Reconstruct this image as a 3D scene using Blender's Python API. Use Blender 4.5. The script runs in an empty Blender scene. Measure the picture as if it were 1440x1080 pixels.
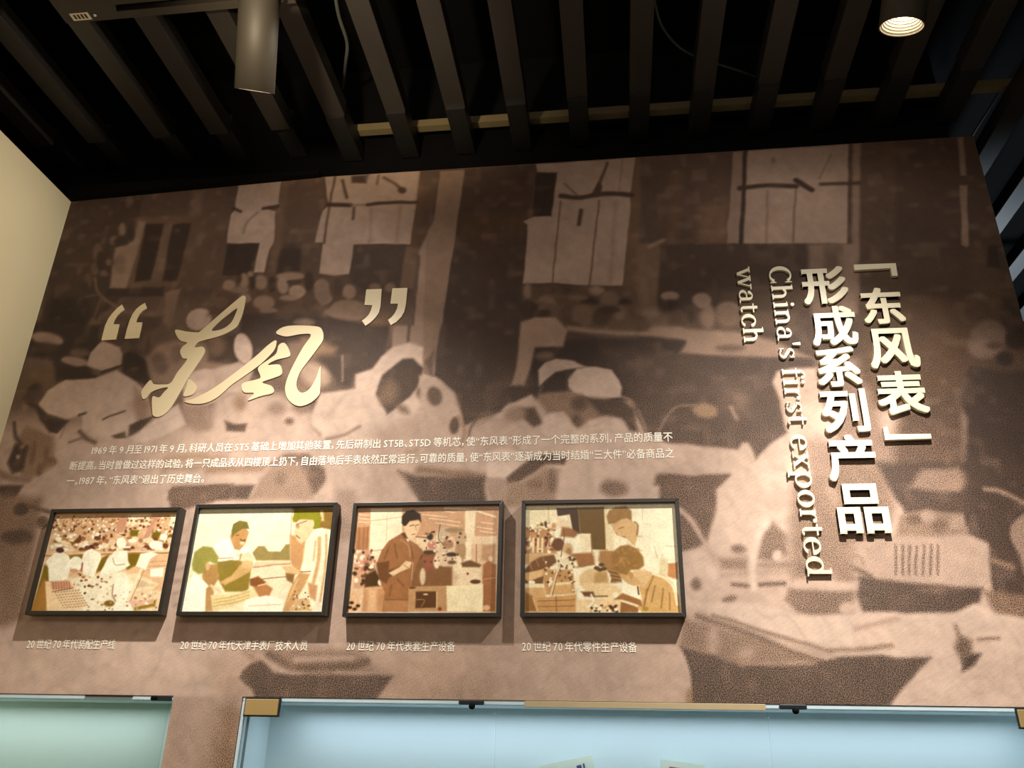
import bpy, math, random
import numpy as np
from mathutils import Matrix, Vector

# ------------------------------------------------------------------ camera, world, lights, exposure
EYE = 1.55                      # eye height; the mural wall is the plane y = 2.6
WY = 2.6
F, YAW, PITCH, ROLL = 1159.08, 0.128796, 0.424573, 0.021449
cy, sy, cp, sp = math.cos(YAW), math.sin(YAW), math.cos(PITCH), math.sin(PITCH)
FW = np.array([-sy*cp, cy*cp, sp]); RT0 = np.array([cy, sy, 0.]); UP0 = np.cross(RT0, FW)
cr, sr = math.cos(ROLL), math.sin(ROLL)
RT = cr*RT0 + sr*UP0; UP = -sr*RT0 + cr*UP0
sc = bpy.context.scene
cam = bpy.data.objects.new('camera', bpy.data.cameras.new('camera'))
sc.collection.objects.link(cam)
cam.data.sensor_width = 36; cam.data.lens = F/1440*36
cam.data.clip_start = 0.05
cam.matrix_world = Matrix(((RT[0], UP[0], -FW[0], 0), (RT[1], UP[1], -FW[1], 0), (RT[2], UP[2], -FW[2], EYE), (0, 0, 0, 1)))
sc.camera = cam

sc.view_settings.view_transform = 'Standard'
sc.view_settings.look = 'None'
sc.view_settings.exposure = 0.0
sc.view_settings.gamma = 1.0
sc.view_settings.use_curve_mapping = False

w = bpy.data.worlds.new('dim_hall'); sc.world = w; w.use_nodes = True
w.node_tree.nodes['Background'].inputs[0].default_value = (1.0, 0.86, 0.7, 1)
w.node_tree.nodes['Background'].inputs[1].default_value = 0.03

LAMP_L = Vector((-1.054, 1.826, 1.85+EYE))
LAMP_R = Vector((0.83, 1.774, 1.85+EYE))
def spot(name, loc, aim, power, size, color, blend=1.0, radius=0.02):
    l = bpy.data.lights.new(name, 'SPOT'); l.energy = power; l.spot_size = math.radians(size); l.spot_blend = blend
    l.color = color; l.shadow_soft_size = radius
    o = bpy.data.objects.new(name, l); sc.collection.objects.link(o); o.location = loc
    o.rotation_euler = (Vector(aim)-Vector(loc)).to_track_quat('-Z', 'Y').to_euler()
    return o
def area(name, loc, aim, power, sx, sy_, color):
    l = bpy.data.lights.new(name, 'AREA'); l.energy = power; l.shape = 'RECTANGLE'; l.size = sx; l.size_y = sy_; l.color = color
    o = bpy.data.objects.new(name, l); sc.collection.objects.link(o); o.location = loc
    o.rotation_euler = (Vector(aim)-Vector(loc)).to_track_quat('-Z', 'Y').to_euler()
    return o
WARM = (1.0, 0.955, 0.86)
for side, lp, ax in (('left', LAMP_L, -1.45), ('right', LAMP_R, 0.72)):      # reflector lamps: tight beam, medium field, wide spill
    q = lp+Vector((0, 0.03, -0.05))
    spot('spot_beam_'+side, q, (ax, 2.6, 0.95), 108 if side == 'left' else 185, 66, WARM)
    spot('spot_field_'+side, q, (ax*.72, 2.6, 1.0), 98 if side == 'left' else 128, 112, WARM)
    spot('spot_spill_'+side, q, (ax, 2.6, 2.2), 8, 165, WARM, .4)
spot('slat_fill', (-0.85, 0.75, 1.2+EYE), (-0.86, 1.95, 2.3+EYE), 170, 46, (1.0, 0.84, 0.58), radius=.05)  # unseen spot without a fixture, added to brighten the slats from below
spot('left_wall_fill', (-0.45, 1.95, 3.65), (-2.226, 2.05, 3.2), 62, 60, (1.0, 0.90, 0.72), radius=.05)  # added spot with no fixture, brightens the left wall
area('hall_fill', (-0.3, -1.2, 3.7), (-0.3, 1.6, 1.0), 40, 3.0, 1.2, (1.0, 0.87, 0.75))  # unseen area fill behind the camera, added for general brightness
spot('far_daylight', (3.0, 6.6, 0.8), (2.2, 4.7, 3.85), 520, 35, (0.74, 0.88, 1.0), blend=.35, radius=.3)
area('case_led_left', (-2.0, 2.71, EYE+0.12), (-2.0, 2.74, 0.8), 1.35, 1.0, 0.06, (1.0, 0.96, 1.0))
area('case_led_right', (0.06, 2.71, EYE+0.12), (0.06, 2.74, 0.8), 3.3, 2.2, 0.06, (0.80, 0.86, 1.0))

# ------------------------------------------------------------------ helpers
def P(x, y, Y=WY):
    d = (x-720)/F*RT-(y-540)/F*UP+FW
    d = d/d[1]*Y
    return float(d[0]), float(d[2]+EYE)
def PZ(x, y, z):                      # point seen at a pixel on the level plane z above the eye
    d = (x-720)/F*RT-(y-540)/F*UP+FW
    d = d/d[2]*z
    return Vector((d[0], d[1], d[2]+EYE))
def s2l(c): 
    c = np.asarray(c, float)/255.
    return np.where(c <= 0.04045, c/12.92, ((c+0.055)/1.055)**2.4)
MATS = {}
def mat(name, rgb, rough=0.5, metal=0.0, var=0.12, scale=20., bump=0.0, emit=None, estr=0.0):
    m = bpy.data.materials.new(name); m.use_nodes = True; nt = m.node_tree
    b = nt.nodes['Principled BSDF']
    tc = nt.nodes.new('ShaderNodeTexCoord'); nz = nt.nodes.new('ShaderNodeTexNoise')
    nz.inputs['Scale'].default_value = scale; nz.inputs['Detail'].default_value = 4
    nt.links.new(tc.outputs['Object'], nz.inputs['Vector'])
    mx = nt.nodes.new('ShaderNodeMix'); mx.data_type = 'RGBA'
    c = s2l(rgb)
    mx.inputs[6].default_value = (*(c*(1-var)), 1); mx.inputs[7].default_value = (*np.minimum(c*(1+var), 1), 1)
    nt.links.new(nz.outputs['Fac'], mx.inputs[0]); nt.links.new(mx.outputs[2], b.inputs['Base Color'])
    b.inputs['Roughness'].default_value = rough; b.inputs['Metallic'].default_value = metal
    if bump:
        bp = nt.nodes.new('ShaderNodeBump'); bp.inputs['Strength'].default_value = bump; bp.inputs['Distance'].default_value = 0.002
        nt.links.new(nz.outputs['Fac'], bp.inputs['Height']); nt.links.new(bp.outputs['Normal'], b.inputs['Normal'])
    if emit is not None:
        b.inputs['Emission Color'].default_value = (*s2l(emit), 1); b.inputs['Emission Strength'].default_value = estr
    MATS[name] = m
    return m
def tag(o, label=None, cat=None, group=None, kind=None):
    if label: o['label'] = label
    if cat: o['category'] = cat
    if group: o['group'] = group
    if kind: o['kind'] = kind
    return o
def empty(name, loc=(0, 0, 0)):
    o = bpy.data.objects.new(name, None); sc.collection.objects.link(o); o.location = loc; o.empty_display_size = 0.05
    return o
def link(name, me, m, parent=None, smooth=False):
    if m and not len(me.materials): me.materials.append(m)
    o = bpy.data.objects.new(name, me); sc.collection.objects.link(o)
    if parent is not None: o.parent = parent
    if smooth:
        me.polygons.foreach_set('use_smooth', [True]*len(me.polygons))
    return o
class MB:
    def __init__(s): s.v = []; s.f = []
    def add(s, vs, fs):
        n = len(s.v); s.v += [tuple(q) for q in vs]; s.f += [tuple(i+n for i in f) for f in fs]
    def box(s, lo, hi, M=None):
        x0, y0, z0 = lo; x1, y1, z1 = hi
        v = [Vector(q) for q in ((x0,y0,z0),(x1,y0,z0),(x1,y1,z0),(x0,y1,z0),(x0,y0,z1),(x1,y0,z1),(x1,y1,z1),(x0,y1,z1))]
        if M is not None: v = [M @ q for q in v]
        s.add(v, [(0,3,2,1),(4,5,6,7),(0,1,5,4),(1,2,6,5),(2,3,7,6),(3,0,4,7)])
        return s
    def bbox(s, lo, hi, c=0.003):        # box with its long edges chamfered (rails, slats): chamfer in all verticals of the section
        x0, y0, z0 = lo; x1, y1, z1 = hi
        sec = [(x0+c, z0), (x1-c, z0), (x1, z0+c), (x1, z1-c), (x1-c, z1), (x0+c, z1), (x0, z1-c), (x0, z0+c)]
        n = 8
        v = [(x, y0, z) for x, z in sec]+[(x, y1, z) for x, z in sec]
        f = [(i, (i+1) % n, (i+1) % n+n, i+n) for i in range(n)]+[tuple(range(n))[::-1], tuple(range(n, 2*n))]
        s.add(v, f); return s
    def lathe(s, prof, n=40, M=None):      # profile of (radius, z) revolved about z
        v = []
        for r, z in prof:
            for k in range(n):
                a = 2*math.pi*k/n; q = Vector((r*math.cos(a), r*math.sin(a), z)); v.append(M @ q if M is not None else q)
        f = [(i*n+k, i*n+(k+1) % n, (i+1)*n+(k+1) % n, (i+1)*n+k) for i in range(len(prof)-1) for k in range(n)]
        s.add(v, f); return s
    def tube(s, pts, r, n=8):
        pts = [Vector(q) for q in pts]; v = []
        for i, q in enumerate(pts):
            t = (pts[min(i+1, len(pts)-1)]-pts[max(i-1, 0)]).normalized()
            a = t.cross(Vector((0.13, 0.31, 1))).normalized(); b = t.cross(a)
            for k in range(n):
                an = 2*math.pi*k/n; v.append(q+r*(math.cos(an)*a+math.sin(an)*b))
        f = [(i*n+k, i*n+(k+1) % n, (i+1)*n+(k+1) % n, (i+1)*n+k) for i in range(len(pts)-1) for k in range(n)]
        f += [tuple(range(n))[::-1], tuple(range((len(pts)-1)*n, len(pts)*n))]
        s.add(v, f); return s
    def build(s, name, m, parent=None, smooth=False, bevel=0):
        me = bpy.data.meshes.new(name); me.from_pydata(s.v, [], s.f); me.update()
        o = link(name, me, m, parent, smooth)
        if bevel:
            b = o.modifiers.new('bevel', 'BEVEL'); b.width = bevel; b.segments = 2; b.limit_method = 'ANGLE'
        return o
def smooth_pts(pts, k=6):                  # closed Catmull-Rom
    out = []; n = len(pts)
    for i in range(n):
        p0, p1, p2, p3 = [np.array(pts[(i+j) % n], float) for j in (-1, 0, 1, 2)]
        for t in np.linspace(0, 1, k, endpoint=False):
            out.append(0.5*((2*p1)+(-p0+p2)*t+(2*p0-5*p1+4*p2-p3)*t*t+(-p0+3*p1-3*p2+p3)*t**3))
    return out
def open_smooth(pts, k=8):
    p = [np.array(q, float) for q in pts]; p = [2*p[0]-p[1]]+p+[2*p[-1]-p[-2]]; out = []
    for i in range(1, len(p)-2):
        for t in np.linspace(0, 1, k, endpoint=False):
            p0, p1, p2, p3 = p[i-1:i+3]
            out.append(0.5*((2*p1)+(-p0+p2)*t+(2*p0-5*p1+4*p2-p3)*t*t+(-p0+3*p1-3*p2+p3)*t**3))
    return out+[p[-2]]
DG = None
def curve_to_mesh(co):
    o = bpy.data.objects.new('tmp', co); sc.collection.objects.link(o)
    bpy.context.view_layer.update()
    dg = bpy.context.evaluated_depsgraph_get()
    me = bpy.data.meshes.new_from_object(o.evaluated_get(dg))
    bpy.data.objects.remove(o); bpy.data.curves.remove(co)
    return me

# ------------------------------------------------------------------ painter for flat prints (colour per vertex of a fine grid)
rng = np.random.default_rng(7)
def vnoise(X, Z, cell, seed):
    r = np.random.default_rng(seed); G = r.random((256, 256))
    x = X/cell+1000; z = Z/cell+1000; xi = np.floor(x).astype(int); zi = np.floor(z).astype(int); fx = x-xi; fz = z-zi
    fx = fx*fx*(3-2*fx); fz = fz*fz*(3-2*fz); g = lambda a, b: G[a % 256, b % 256]
    return (g(xi, zi)*(1-fx)+g(xi+1, zi)*fx)*(1-fz)+(g(xi, zi+1)*(1-fx)+g(xi+1, zi+1)*fx)*fz
class Canvas:
    def __init__(s, x0, x1, z0, z1, step, Y, base, warp=0.006):
        s.nx = int(round((x1-x0)/step))+1; s.nz = int(round((z1-z0)/step))+1
        s.xs = np.linspace(x0, x1, s.nx); s.zs = np.linspace(z0, z1, s.nz); s.Y = Y
        s.X, s.Z = np.meshgrid(s.xs, s.zs)
        s.Xw = s.X+warp*(vnoise(s.X, s.Z, 0.05, 1)-.5)*2+.5*warp*(vnoise(s.X, s.Z, 0.018, 2)-.5)
        s.Zw = s.Z+warp*(vnoise(s.X, s.Z, 0.05, 3)-.5)*2+.5*warp*(vnoise(s.X, s.Z, 0.018, 4)-.5)
        s.C = np.empty((s.nz, s.nx, 3)); s.C[:] = base
        s.o = (0, 0, 1.0); s.px = 0.0022; s.sk = 1.0
    def T(s, ox, oy, k): s.o = (ox, oy, k)
    def W(s, pts): return [P(s.o[0]+x/s.o[2], s.o[1]+y/s.o[2], s.Y) for x, y in pts]
    def _win(s, q, pad):
        a = np.array(q); x0, z0 = a.min(0)-pad; x1, z1 = a.max(0)+pad
        i0, i1 = np.searchsorted(s.xs, [x0, x1]); j0, j1 = np.searchsorted(s.zs, [z0, z1])
        return slice(max(j0, 0), j1), slice(max(i0, 0), i1)
    def _put(s, sl, d, col, soft, al):
        soft = soft*s.px*s.sk
        t = np.clip(0.5-d/(soft), 0, 1); t = (t*t*(3-2*t)*al)[..., None]
        s.C[sl] = s.C[sl]*(1-t)+np.asarray(col, float)*t
    def poly(s, pts, col, soft=4, al=1., sm=False):
        q = s.W(pts)
        if sm: q = [tuple(v) for v in smooth_pts(q, 4)]
        sl = s._win(q, soft*s.px+0.02); X = s.Xw[sl]; Z = s.Zw[sl]
        if X.size == 0: return
        D = np.full(X.shape, 1e9); ins = np.zeros(X.shape, bool)
        for (ax, az), (bx_, bz) in zip(q, q[1:]+q[:1]):
            ex, ez = bx_-ax, bz-az; L = ex*ex+ez*ez+1e-12
            t = np.clip(((X-ax)*ex+(Z-az)*ez)/L, 0, 1)
            D = np.minimum(D, (X-ax-t*ex)**2+(Z-az-t*ez)**2)
            c = (az > Z) != (bz > Z)
            ins ^= c & (X < ex*(Z-az)/(ez if abs(ez) > 1e-12 else 1e-12)+ax)
        D = np.sqrt(D); s._put(sl, np.where(ins, -D, D), col, soft, al)
    def line(s, pts, wd, col, soft=3, al=1.):
        q = s.W(pts); wd = wd/s.o[2]*s.px
        if len(q) > 2: q = [tuple(v) for v in open_smooth(q, 4)]
        sl = s._win(q, wd+soft*s.px+0.02); X = s.Xw[sl]; Z = s.Zw[sl]
        if X.size == 0: return
        D = np.full(X.shape, 1e9)
        for (ax, az), (bx_, bz) in zip(q, q[1:]):
            ex, ez = bx_-ax, bz-az; L = ex*ex+ez*ez+1e-12
            t = np.clip(((X-ax)*ex+(Z-az)*ez)/L, 0, 1)
            D = np.minimum(D, (X-ax-t*ex)**2+(Z-az-t*ez)**2)
        s._put(sl, np.sqrt(D)-wd/2, col, soft, al)
    def ell(s, x, y, a, b, col, rot=0, soft=4, al=1.):
        c, n = math.cos(math.radians(rot)), math.sin(math.radians(rot))
        s.poly([(x+a*math.cos(t)*c-b*math.sin(t)*n, y+a*math.cos(t)*n+b*math.sin(t)*c) for t in np.linspace(0, 2*math.pi, 16, endpoint=False)], col, soft, al)
    def mesh(s, name, y, i0=0, i1=None, j0=0, j1=None, grain=None):
        i1 = i1 or s.nx; j1 = j1 or s.nz
        X = s.X[j0:j1, i0:i1]; Z = s.Z[j0:j1, i0:i1]; nx = i1-i0; nz = j1-j0
        co = np.stack([X, np.full(X.shape, y), Z], -1).reshape(-1, 3)
        k = np.arange((nz-1)*nx).reshape(nz-1, nx)[:, :-1].ravel()
        f = np.stack([k, k+1, k+nx+1, k+nx], 1)
        me = bpy.data.meshes.new(name)
        me.vertices.add(len(co)); me.vertices.foreach_set('co', co.ravel())
        me.loops.add(f.size); me.loops.foreach_set('vertex_index', f.ravel())
        me.polygons.add(len(f)); me.polygons.foreach_set('loop_start', np.arange(0, f.size, 4))
        me.update(calc_edges=True)
        ca = me.color_attributes.new('print', 'FLOAT_COLOR', 'POINT')
        C = s2l(np.clip(s.C[j0:j1, i0:i1], 0, 255)).reshape(-1, 3)
        A = np.ones((len(C), 1)) if grain is None else grain[j0:j1, i0:i1].reshape(-1, 1)
        ca.data.foreach_set('color', np.hstack([C, A]).ravel())
        return me
def print_mat(name, rough, grain=0.0, weave=0.0, spec=0.5, coat=0.0):
    m = bpy.data.materials.new(name); m.use_nodes = True; nt = m.node_tree; b = nt.nodes['Principled BSDF']
    at = nt.nodes.new('ShaderNodeVertexColor'); at.layer_name = 'print'
    tc = nt.nodes.new('ShaderNodeTexCoord')
    nz = nt.nodes.new('ShaderNodeTexNoise'); nz.inputs['Scale'].default_value = 390; nz.inputs['Detail'].default_value = 1
    nt.links.new(tc.outputs['Object'], nz.inputs['Vector'])
    mr = nt.nodes.new('ShaderNodeMapRange'); mr.inputs[1].default_value = .32; mr.inputs[2].default_value = .68
    mr.inputs[3].default_value = -grain; mr.inputs[4].default_value = grain; mr.clamp = False
    nt.links.new(nz.outputs['Fac'], mr.inputs[0])
    mu = nt.nodes.new('ShaderNodeMath'); mu.operation = 'MULTIPLY'; nt.links.new(mr.outputs[0], mu.inputs[0]); nt.links.new(at.outputs['Alpha'], mu.inputs[1])
    wv = nt.nodes.new('ShaderNodeTexWave'); wv.inputs['Scale'].default_value = 26; wv.inputs['Distortion'].default_value = 5; wv.inputs['Detail'].default_value = 2
    wv.inputs['Detail Scale'].default_value = 2.5; wv.bands_direction = 'DIAGONAL'
    mp = nt.nodes.new('ShaderNodeMapping'); mp.inputs['Scale'].default_value = (-1, 1, 1.6)
    nt.links.new(tc.outputs['Object'], mp.inputs['Vector']); nt.links.new(mp.outputs[0], wv.inputs['Vector'])
    wr = nt.nodes.new('ShaderNodeMapRange'); wr.inputs[3].default_value = -weave; wr.inputs[4].default_value = weave
    nt.links.new(wv.outputs['Fac'], wr.inputs[0])
    ad = nt.nodes.new('ShaderNodeMath'); ad.operation = 'ADD'; nt.links.new(mu.outputs[0], ad.inputs[0]); nt.links.new(wr.outputs[0], ad.inputs[1])
    a1 = nt.nodes.new('ShaderNodeMath'); a1.operation = 'ADD'; a1.inputs[1].default_value = 1; nt.links.new(ad.outputs[0], a1.inputs[0])
    vm = nt.nodes.new('ShaderNodeVectorMath'); vm.operation = 'SCALE'
    nt.links.new(at.outputs['Color'], vm.inputs[0]); nt.links.new(a1.outputs[0], vm.inputs['Scale'])
    nt.links.new(vm.outputs[0], b.inputs['Base Color'])
    b.inputs['Roughness'].default_value = rough; b.inputs['Specular IOR Level'].default_value = spec; b.inputs['Coat Weight'].default_value = coat
    b.inputs['Coat Roughness'].default_value = 0.1
    return m
# ------------------------------------------------------------------ the mural: an enlarged sepia photograph of a workshop, printed flat on the wall panel
RAMP_T = [0, .15, .3, .5, .7, .85, 1]
RAMP_C = np.array([(50, 37, 30), (74, 55, 45), (101, 77, 63), (142, 115, 99), (192, 164, 147), (214, 190, 174), (235, 218, 204)], float)
def tn(t, warm=0.0):
    c = np.array([np.interp(t, RAMP_T, RAMP_C[:, k]) for k in range(3)])
    return c+warm*np.array([3.5, 0.5, -4.5])
XL = P(243, 985)[0]; XR = P(341, 982)[0]; X0 = -2.226; X1 = 1.376; ZT = 2.14+EYE; ZC = 0.153+EYE; XCR = 1.30
m = Canvas(X0, X1, 1.30, ZT, 0.0045, WY, tn(.24), warp=.0022); m.sk = 1.6
def pp(t, *pts, s=4, a=1., sm=False, w=0.): m.poly(pts, tn(t, w), s, a, sm)
def ll(t, wd, *pts, s=3, a=1., w=0.): m.line(pts, wd, tn(t, w), s, a)
def ee(t, x, y, a, b, rot=0, s=4, al=1., w=0.): m.ell(x, y, a, b, tn(t, w), rot, s, al)
# large tone fields
m.T(0, 0, 1)
pp(.66, (-40, 560), (1480, 560), (1480, 1200), (-40, 1200), s=40)
pp(.36, (-40, 430), (720, 420), (720, 590), (-40, 590), s=40)
# upper left: machine, plant, two dark windows
m.T(0, 260, 4.5)
pp(.17, (440, 90), (900, 60), (830, 660), (560, 900), (600, 1000), (200, 1090), s=8)
pp(.28, (1200, 40), (1440, 20), (1440, 660), (1150, 660), s=10)
pp(.30, (860, 210), (1230, 180), (1130, 640), (800, 660), s=8, w=.5)
pp(.47, (850, 330), (880, 230), (925, 235), (800, 660), (690, 655), (730, 400), s=5)
pp(.05, (925, 250), (1035, 245), (962, 600), (850, 615), s=5)
pp(.07, (1090, 250), (1212, 240), (1120, 612), (1030, 605), s=5)
pp(.34, (1040, 260), (1085, 255), (1015, 610), (955, 612), s=5)
pp(.10, (680, 660), (1040, 645), (1030, 705), (660, 700), s=5)
pp(.38, (1225, 40), (1295, 35), (1270, 190), (1205, 195), s=10)
for x, y, a, b, t in ((620, 430, 30, 60, .36), (600, 530, 25, 40, .34), (775, 280, 22, 40, .48), (720, 350, 26, 26, .42), (690, 420, 18, 30, .12), (770, 360, 50, 25, .12), (640, 480, 30, 60, .1),
                      (690, 490, 20, 18, .42), (735, 490, 25, 14, .15), (560, 600, 25, 40, .3), (540, 640, 20, 30, .12), (600, 640, 20, 22, .1), (830, 320, 25, 40, .12), (820, 100, 25, 25, .36), (760, 500, 40, 60, .4), (660, 560, 26, 20, .38), (690, 540, 12, 16, .15)):
    ee(t, x, y, a, b, s=6, al=.9)
ll(.40, 18, (600, 590), (625, 690), (740, 770), (850, 812), (990, 830), s=5)
ll(.33, 14, (625, 690), (500, 720), s=5)
ll(.32, 24, (640, 720), (610, 800), (570, 890), s=6); ee(.36, 582, 870, 26, 30, s=5, w=1)
pp(.05, (330, 720), (560, 740), (560, 900), (640, 1000), (560, 1090), (420, 1080), (380, 920), (300, 900), s=14, sm=True)
pp(.40, (1050, 680), (1142, 655), (1090, 880), (1000, 1085), (930, 1085), (1030, 880), s=5, w=.6)
pp(.25, (640, 830), (1030, 830), (1000, 1000), (780, 1060), (640, 990), s=10)
ee(.64, 1260, 850, 82, 66, rot=-15, s=4)
pp(.40, (1340, 760), (1440, 660), (1440, 740), (1390, 800), s=8, w=1.5)
ee(.50, 315, 985, 105, 42, rot=8, s=6)
# window one and crowd (upper middle-left)
m.T(300, 230, 4.5)
pp(.27, (430, 100), (700, 70), (690, 250), (650, 500), (430, 500), s=6)
pp(.33, (390, 290), (430, 110), (480, 110), (430, 500), (400, 700), (350, 690), s=9, w=.6)
pp(.26, (560, 500), (690, 500), (670, 740), (540, 700), s=6)
pp(.62, (160, 130), (432, 105), (412, 255), (330, 285), (395, 300), (380, 500), (355, 545), (320, 690), (258, 690), (292, 505), (84, 503), (110, 320), (140, 285), (138, 262), s=3)
pp(.08, (90, 512), (292, 505), (245, 640), (235, 710), (60, 705), s=4)
ll(.13, 26, (125, 282), (175, 302), s=4); ll(.17, 30, (318, 285), (405, 268), s=4); ll(.45, 14, (280, 310), (215, 370), (190, 440), s=5)
pp(.10, (432, 512), (562, 500), (545, 690), (400, 695), s=6)
pp(.60, (705, 80), (1312, 45), (1282, 290), (1245, 510), (890, 512), (860, 700), (765, 712), (668, 695), (692, 500), (640, 500), (690, 300), (730, 270), s=3)
pp(.36, (1215, 520), (1300, 530), (1270, 795), (1172, 790), s=6, w=.8)
pp(.28, (1312, 48), (1440, 42), (1400, 360), (1345, 480), (1270, 540), (1250, 500), s=6, w=.8)
pp(.16, (1400, 55), (1440, 50), (1400, 330), (1365, 330), s=8)
pp(.54, (1395, 360), (1440, 200), (1470, 300), (1500, 1085), (1250, 1085), (1285, 770), (1300, 560), s=6, w=.3)
ll(.28, 18, (1300, 590), (1258, 1070), s=5)
ll(.24, 18, (768, 85), (735, 270), (700, 505), s=4); ll(.15, 22, (815, 110), (845, 215), s=5); ll(.24, 22, (890, 280), (884, 352), s=4)
ll(.12, 40, (728, 260), (868, 262), s=4); ll(.40, 14, (870, 262), (985, 262), s=5); ll(.14, 30, (975, 262), (1100, 248), (1282, 245), s=4)
ll(.24, 22, (1080, 90), (1150, 130), (1200, 180), s=5); ee(.18, 1195, 170, 26, 20, s=5); ll(.30, 18, (1045, 80), (1038, 130), s=5)
pp(.16, (872, 80), (982, 72), (970, 125), (880, 122), s=5)
ll(.50, 10, (1000, 290), (990, 500), s=8); ll(.50, 12, (1180, 270), (1160, 500), s=8)
pp(.20, (890, 515), (1220, 512), (1175, 790), (960, 800), (860, 730), s=4)
pp(.27, (20, 730), (500, 690), (860, 720), (960, 900), (930, 1000), (500, 980), (-30, 960), s=10, w=.6)
for x, y, a, b, t in ((100, 770, 42, 34, .5), (195, 742, 30, 50, .5), (165, 800, 60, 24, .44), (300, 752, 42, 46, .48), (200, 852, 40, 30, .48), (320, 880, 72, 46, .48), (350, 930, 60, 20, .46), (490, 712, 86, 26, .52), (440, 770, 36, 56, .55),
                      (530, 810, 56, 42, .58), (480, 850, 60, 20, .5), (685, 770, 42, 40, .5), (705, 855, 45, 34, .5), (860, 812, 46, 46, .5), (855, 930, 125, 72, .47), (760, 940, 60, 30, .46), (1020, 785, 40, 30, .42), (1118, 785, 36, 30, .42), (1000, 940, 50, 60, .42),
                      (165, 730, 16, 30, .16), (370, 765, 26, 48, .09), (605, 745, 32, 60, .12), (245, 745, 16, 52, .1), (515, 748, 45, 13, .2), (600, 860, 40, 30, .3), (50, 880, 50, 40, .34), (790, 780, 30, 60, .22), (420, 900, 20, 30, .25), (235, 700, 20, 18, .5)):
    ee(t, x, y, a, b, s=5, al=.92, w=.4)
pp(.44, (640, 760), (690, 730), (725, 770), (745, 850), (690, 900), (640, 850), s=6)
pp(.18, (185, 955), (500, 950), (700, 970), (920, 1005), (1010, 1010), (1180, 1040), (1200, 1090), (160, 1090), s=7)
ee(.42, 575, 1005, 70, 26, s=6); pp(.38, (970, 1010), (1100, 950), (1110, 1070), (960, 1075), s=8, w=2)
# lower left: cap, hat, big coats
m.T(0, 460, 4.5)
pp(.09, (215, -30), (640, -10), (600, 150), (560, 260), (620, 330), (350, 345), (335, 210), (170, 180), s=8, sm=False)
ee(.50, 300, 75, 105, 42, rot=10, s=6); ee(.2, 280, 130, 90, 30, s=8)
ee(.52, 475, 215, 88, 30, rot=8, s=5); ee(.36, 505, 160, 60, 28, s=8)
pp(.34, (940, 30), (1050, -20), (1080, 90), (1000, 180), (930, 170), s=8)
pp(.26, (780, 90), (940, 60), (960, 180), (800, 180), s=8)
pp(.63, (650, 88), (760, 125), (792, 225), (700, 262), (640, 278), (545, 245), (570, 165), (620, 110), s=4, sm=False)
pp(.09, (790, 160), (900, 190), (935, 260), (945, 360), (850, 330), (775, 290), s=5, sm=True); ee(.22, 850, 265, 28, 14, s=4, w=2)
pp(.50, (930, 200), (1000, 110), (1160, 80), (1320, 110), (1440, 160), (1440, 420), (1160, 390), (960, 350), s=10, w=.4)
ee(.38, 1010, 230, 50, 70, rot=-20, s=10); ee(.42, 1120, 170, 40, 60, s=10)
pp(.34, (130, 270), (340, 260), (350, 380), (260, 400), (240, 500), (100, 480), s=10, w=1.2)
pp(.68, (300, 400), (420, 335), (600, 325), (740, 275), (860, 345), (930, 420), (960, 560), (860, 600), (800, 700), (700, 730), (520, 660), (520, 560), (400, 585), (300, 550), (245, 490), s=4)
pp(.50, (850, 380), (950, 480), (945, 570), (870, 600), (840, 500), s=10, w=.8)
ll(.22, 14, (650, 582), (700, 560), (790, 532), s=3); ll(.2, 20, (500, 558), (540, 543), s=3); ll(.16, 18, (640, 288), (700, 270), (780, 240), s=3)
pp(.22, (700, 690), (790, 660), (800, 700), (720, 712), s=4)
pp(.18, (225, 495), (300, 552), (440, 592), (365, 668), (310, 665), (255, 590), s=4, sm=False); pp(.09, (270, 560), (400, 600), (360, 665), (315, 660), s=4)
ll(.15, 30, (160, 450), (240, 510), (290, 580), s=6); ee(.13, 210, 420, 45, 70, rot=30, s=8); ee(.46, 155, 515, 22, 28, s=5)
pp(.13, (820, 620), (900, 582), (965, 568), (885, 660), (812, 692), s=5)
pp(.70, (1160, 380), (1200, 290), (1300, 262), (1440, 300), (1440, 430), (1300, 500), (1170, 520), s=5)
pp(.52, (1150, 480), (1350, 500), (1440, 480), (1440, 640), (1250, 660), (1160, 600), s=9)
pp(.76, (1000, 560), (1130, 490), (1180, 620), (1010, 700), (850, 745), (835, 700), (960, 600), s=5)
pp(.66, (330, 770), (500, 720), (700, 700), (900, 745), (1440, 740), (1440, 1010), (1085, 1010), (1062, 1090), (110, 1090), (200, 960), (330, 900), s=6)
ll(.32, 30, (500, 660), (540, 700), (600, 730), s=5); ll(.34, 14, (520, 700), (440, 730), s=5); ll(.5, 10, (380, 700), (420, 620), (470, 590), s=4)
pp(.46, (170, 620), (340, 690), (345, 880), (200, 960), (140, 960), (110, 700), s=8, w=1.2)
for x, y, a, b in ((210, 800, 16, 80), (290, 820, 12, 70), (250, 900, 20, 40), (330, 850, 30, 24)): ee(.34, x, y, a, b, rot=8, s=6, w=1.5)
pp(.09, (95, 740), (180, 755), (150, 905), (80, 925), (45, 860), s=6); ee(.48, 140, 758, 18, 16, s=4, w=1.5); ee(.56, 113, 822, 14, 14, s=3)
ll(.12, 22, (90, 610), (95, 690), (130, 740), s=6)
ll(.47, 50, (-20, 915), (80, 955), (180, 965), s=6); pp(.13, (-40, 1000), (150, 1000), (90, 1090), (-40, 1090), s=6)
pp(.24, (1090, 1010), (1440, 990), (1440, 1090), (1060, 1090), s=6)
ll(.54, 40, (1050, 835), (1250, 820), (1420, 835), s=12, w=1.5); ll(.5, 30, (1040, 900), (1300, 880), s=12)
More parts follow.
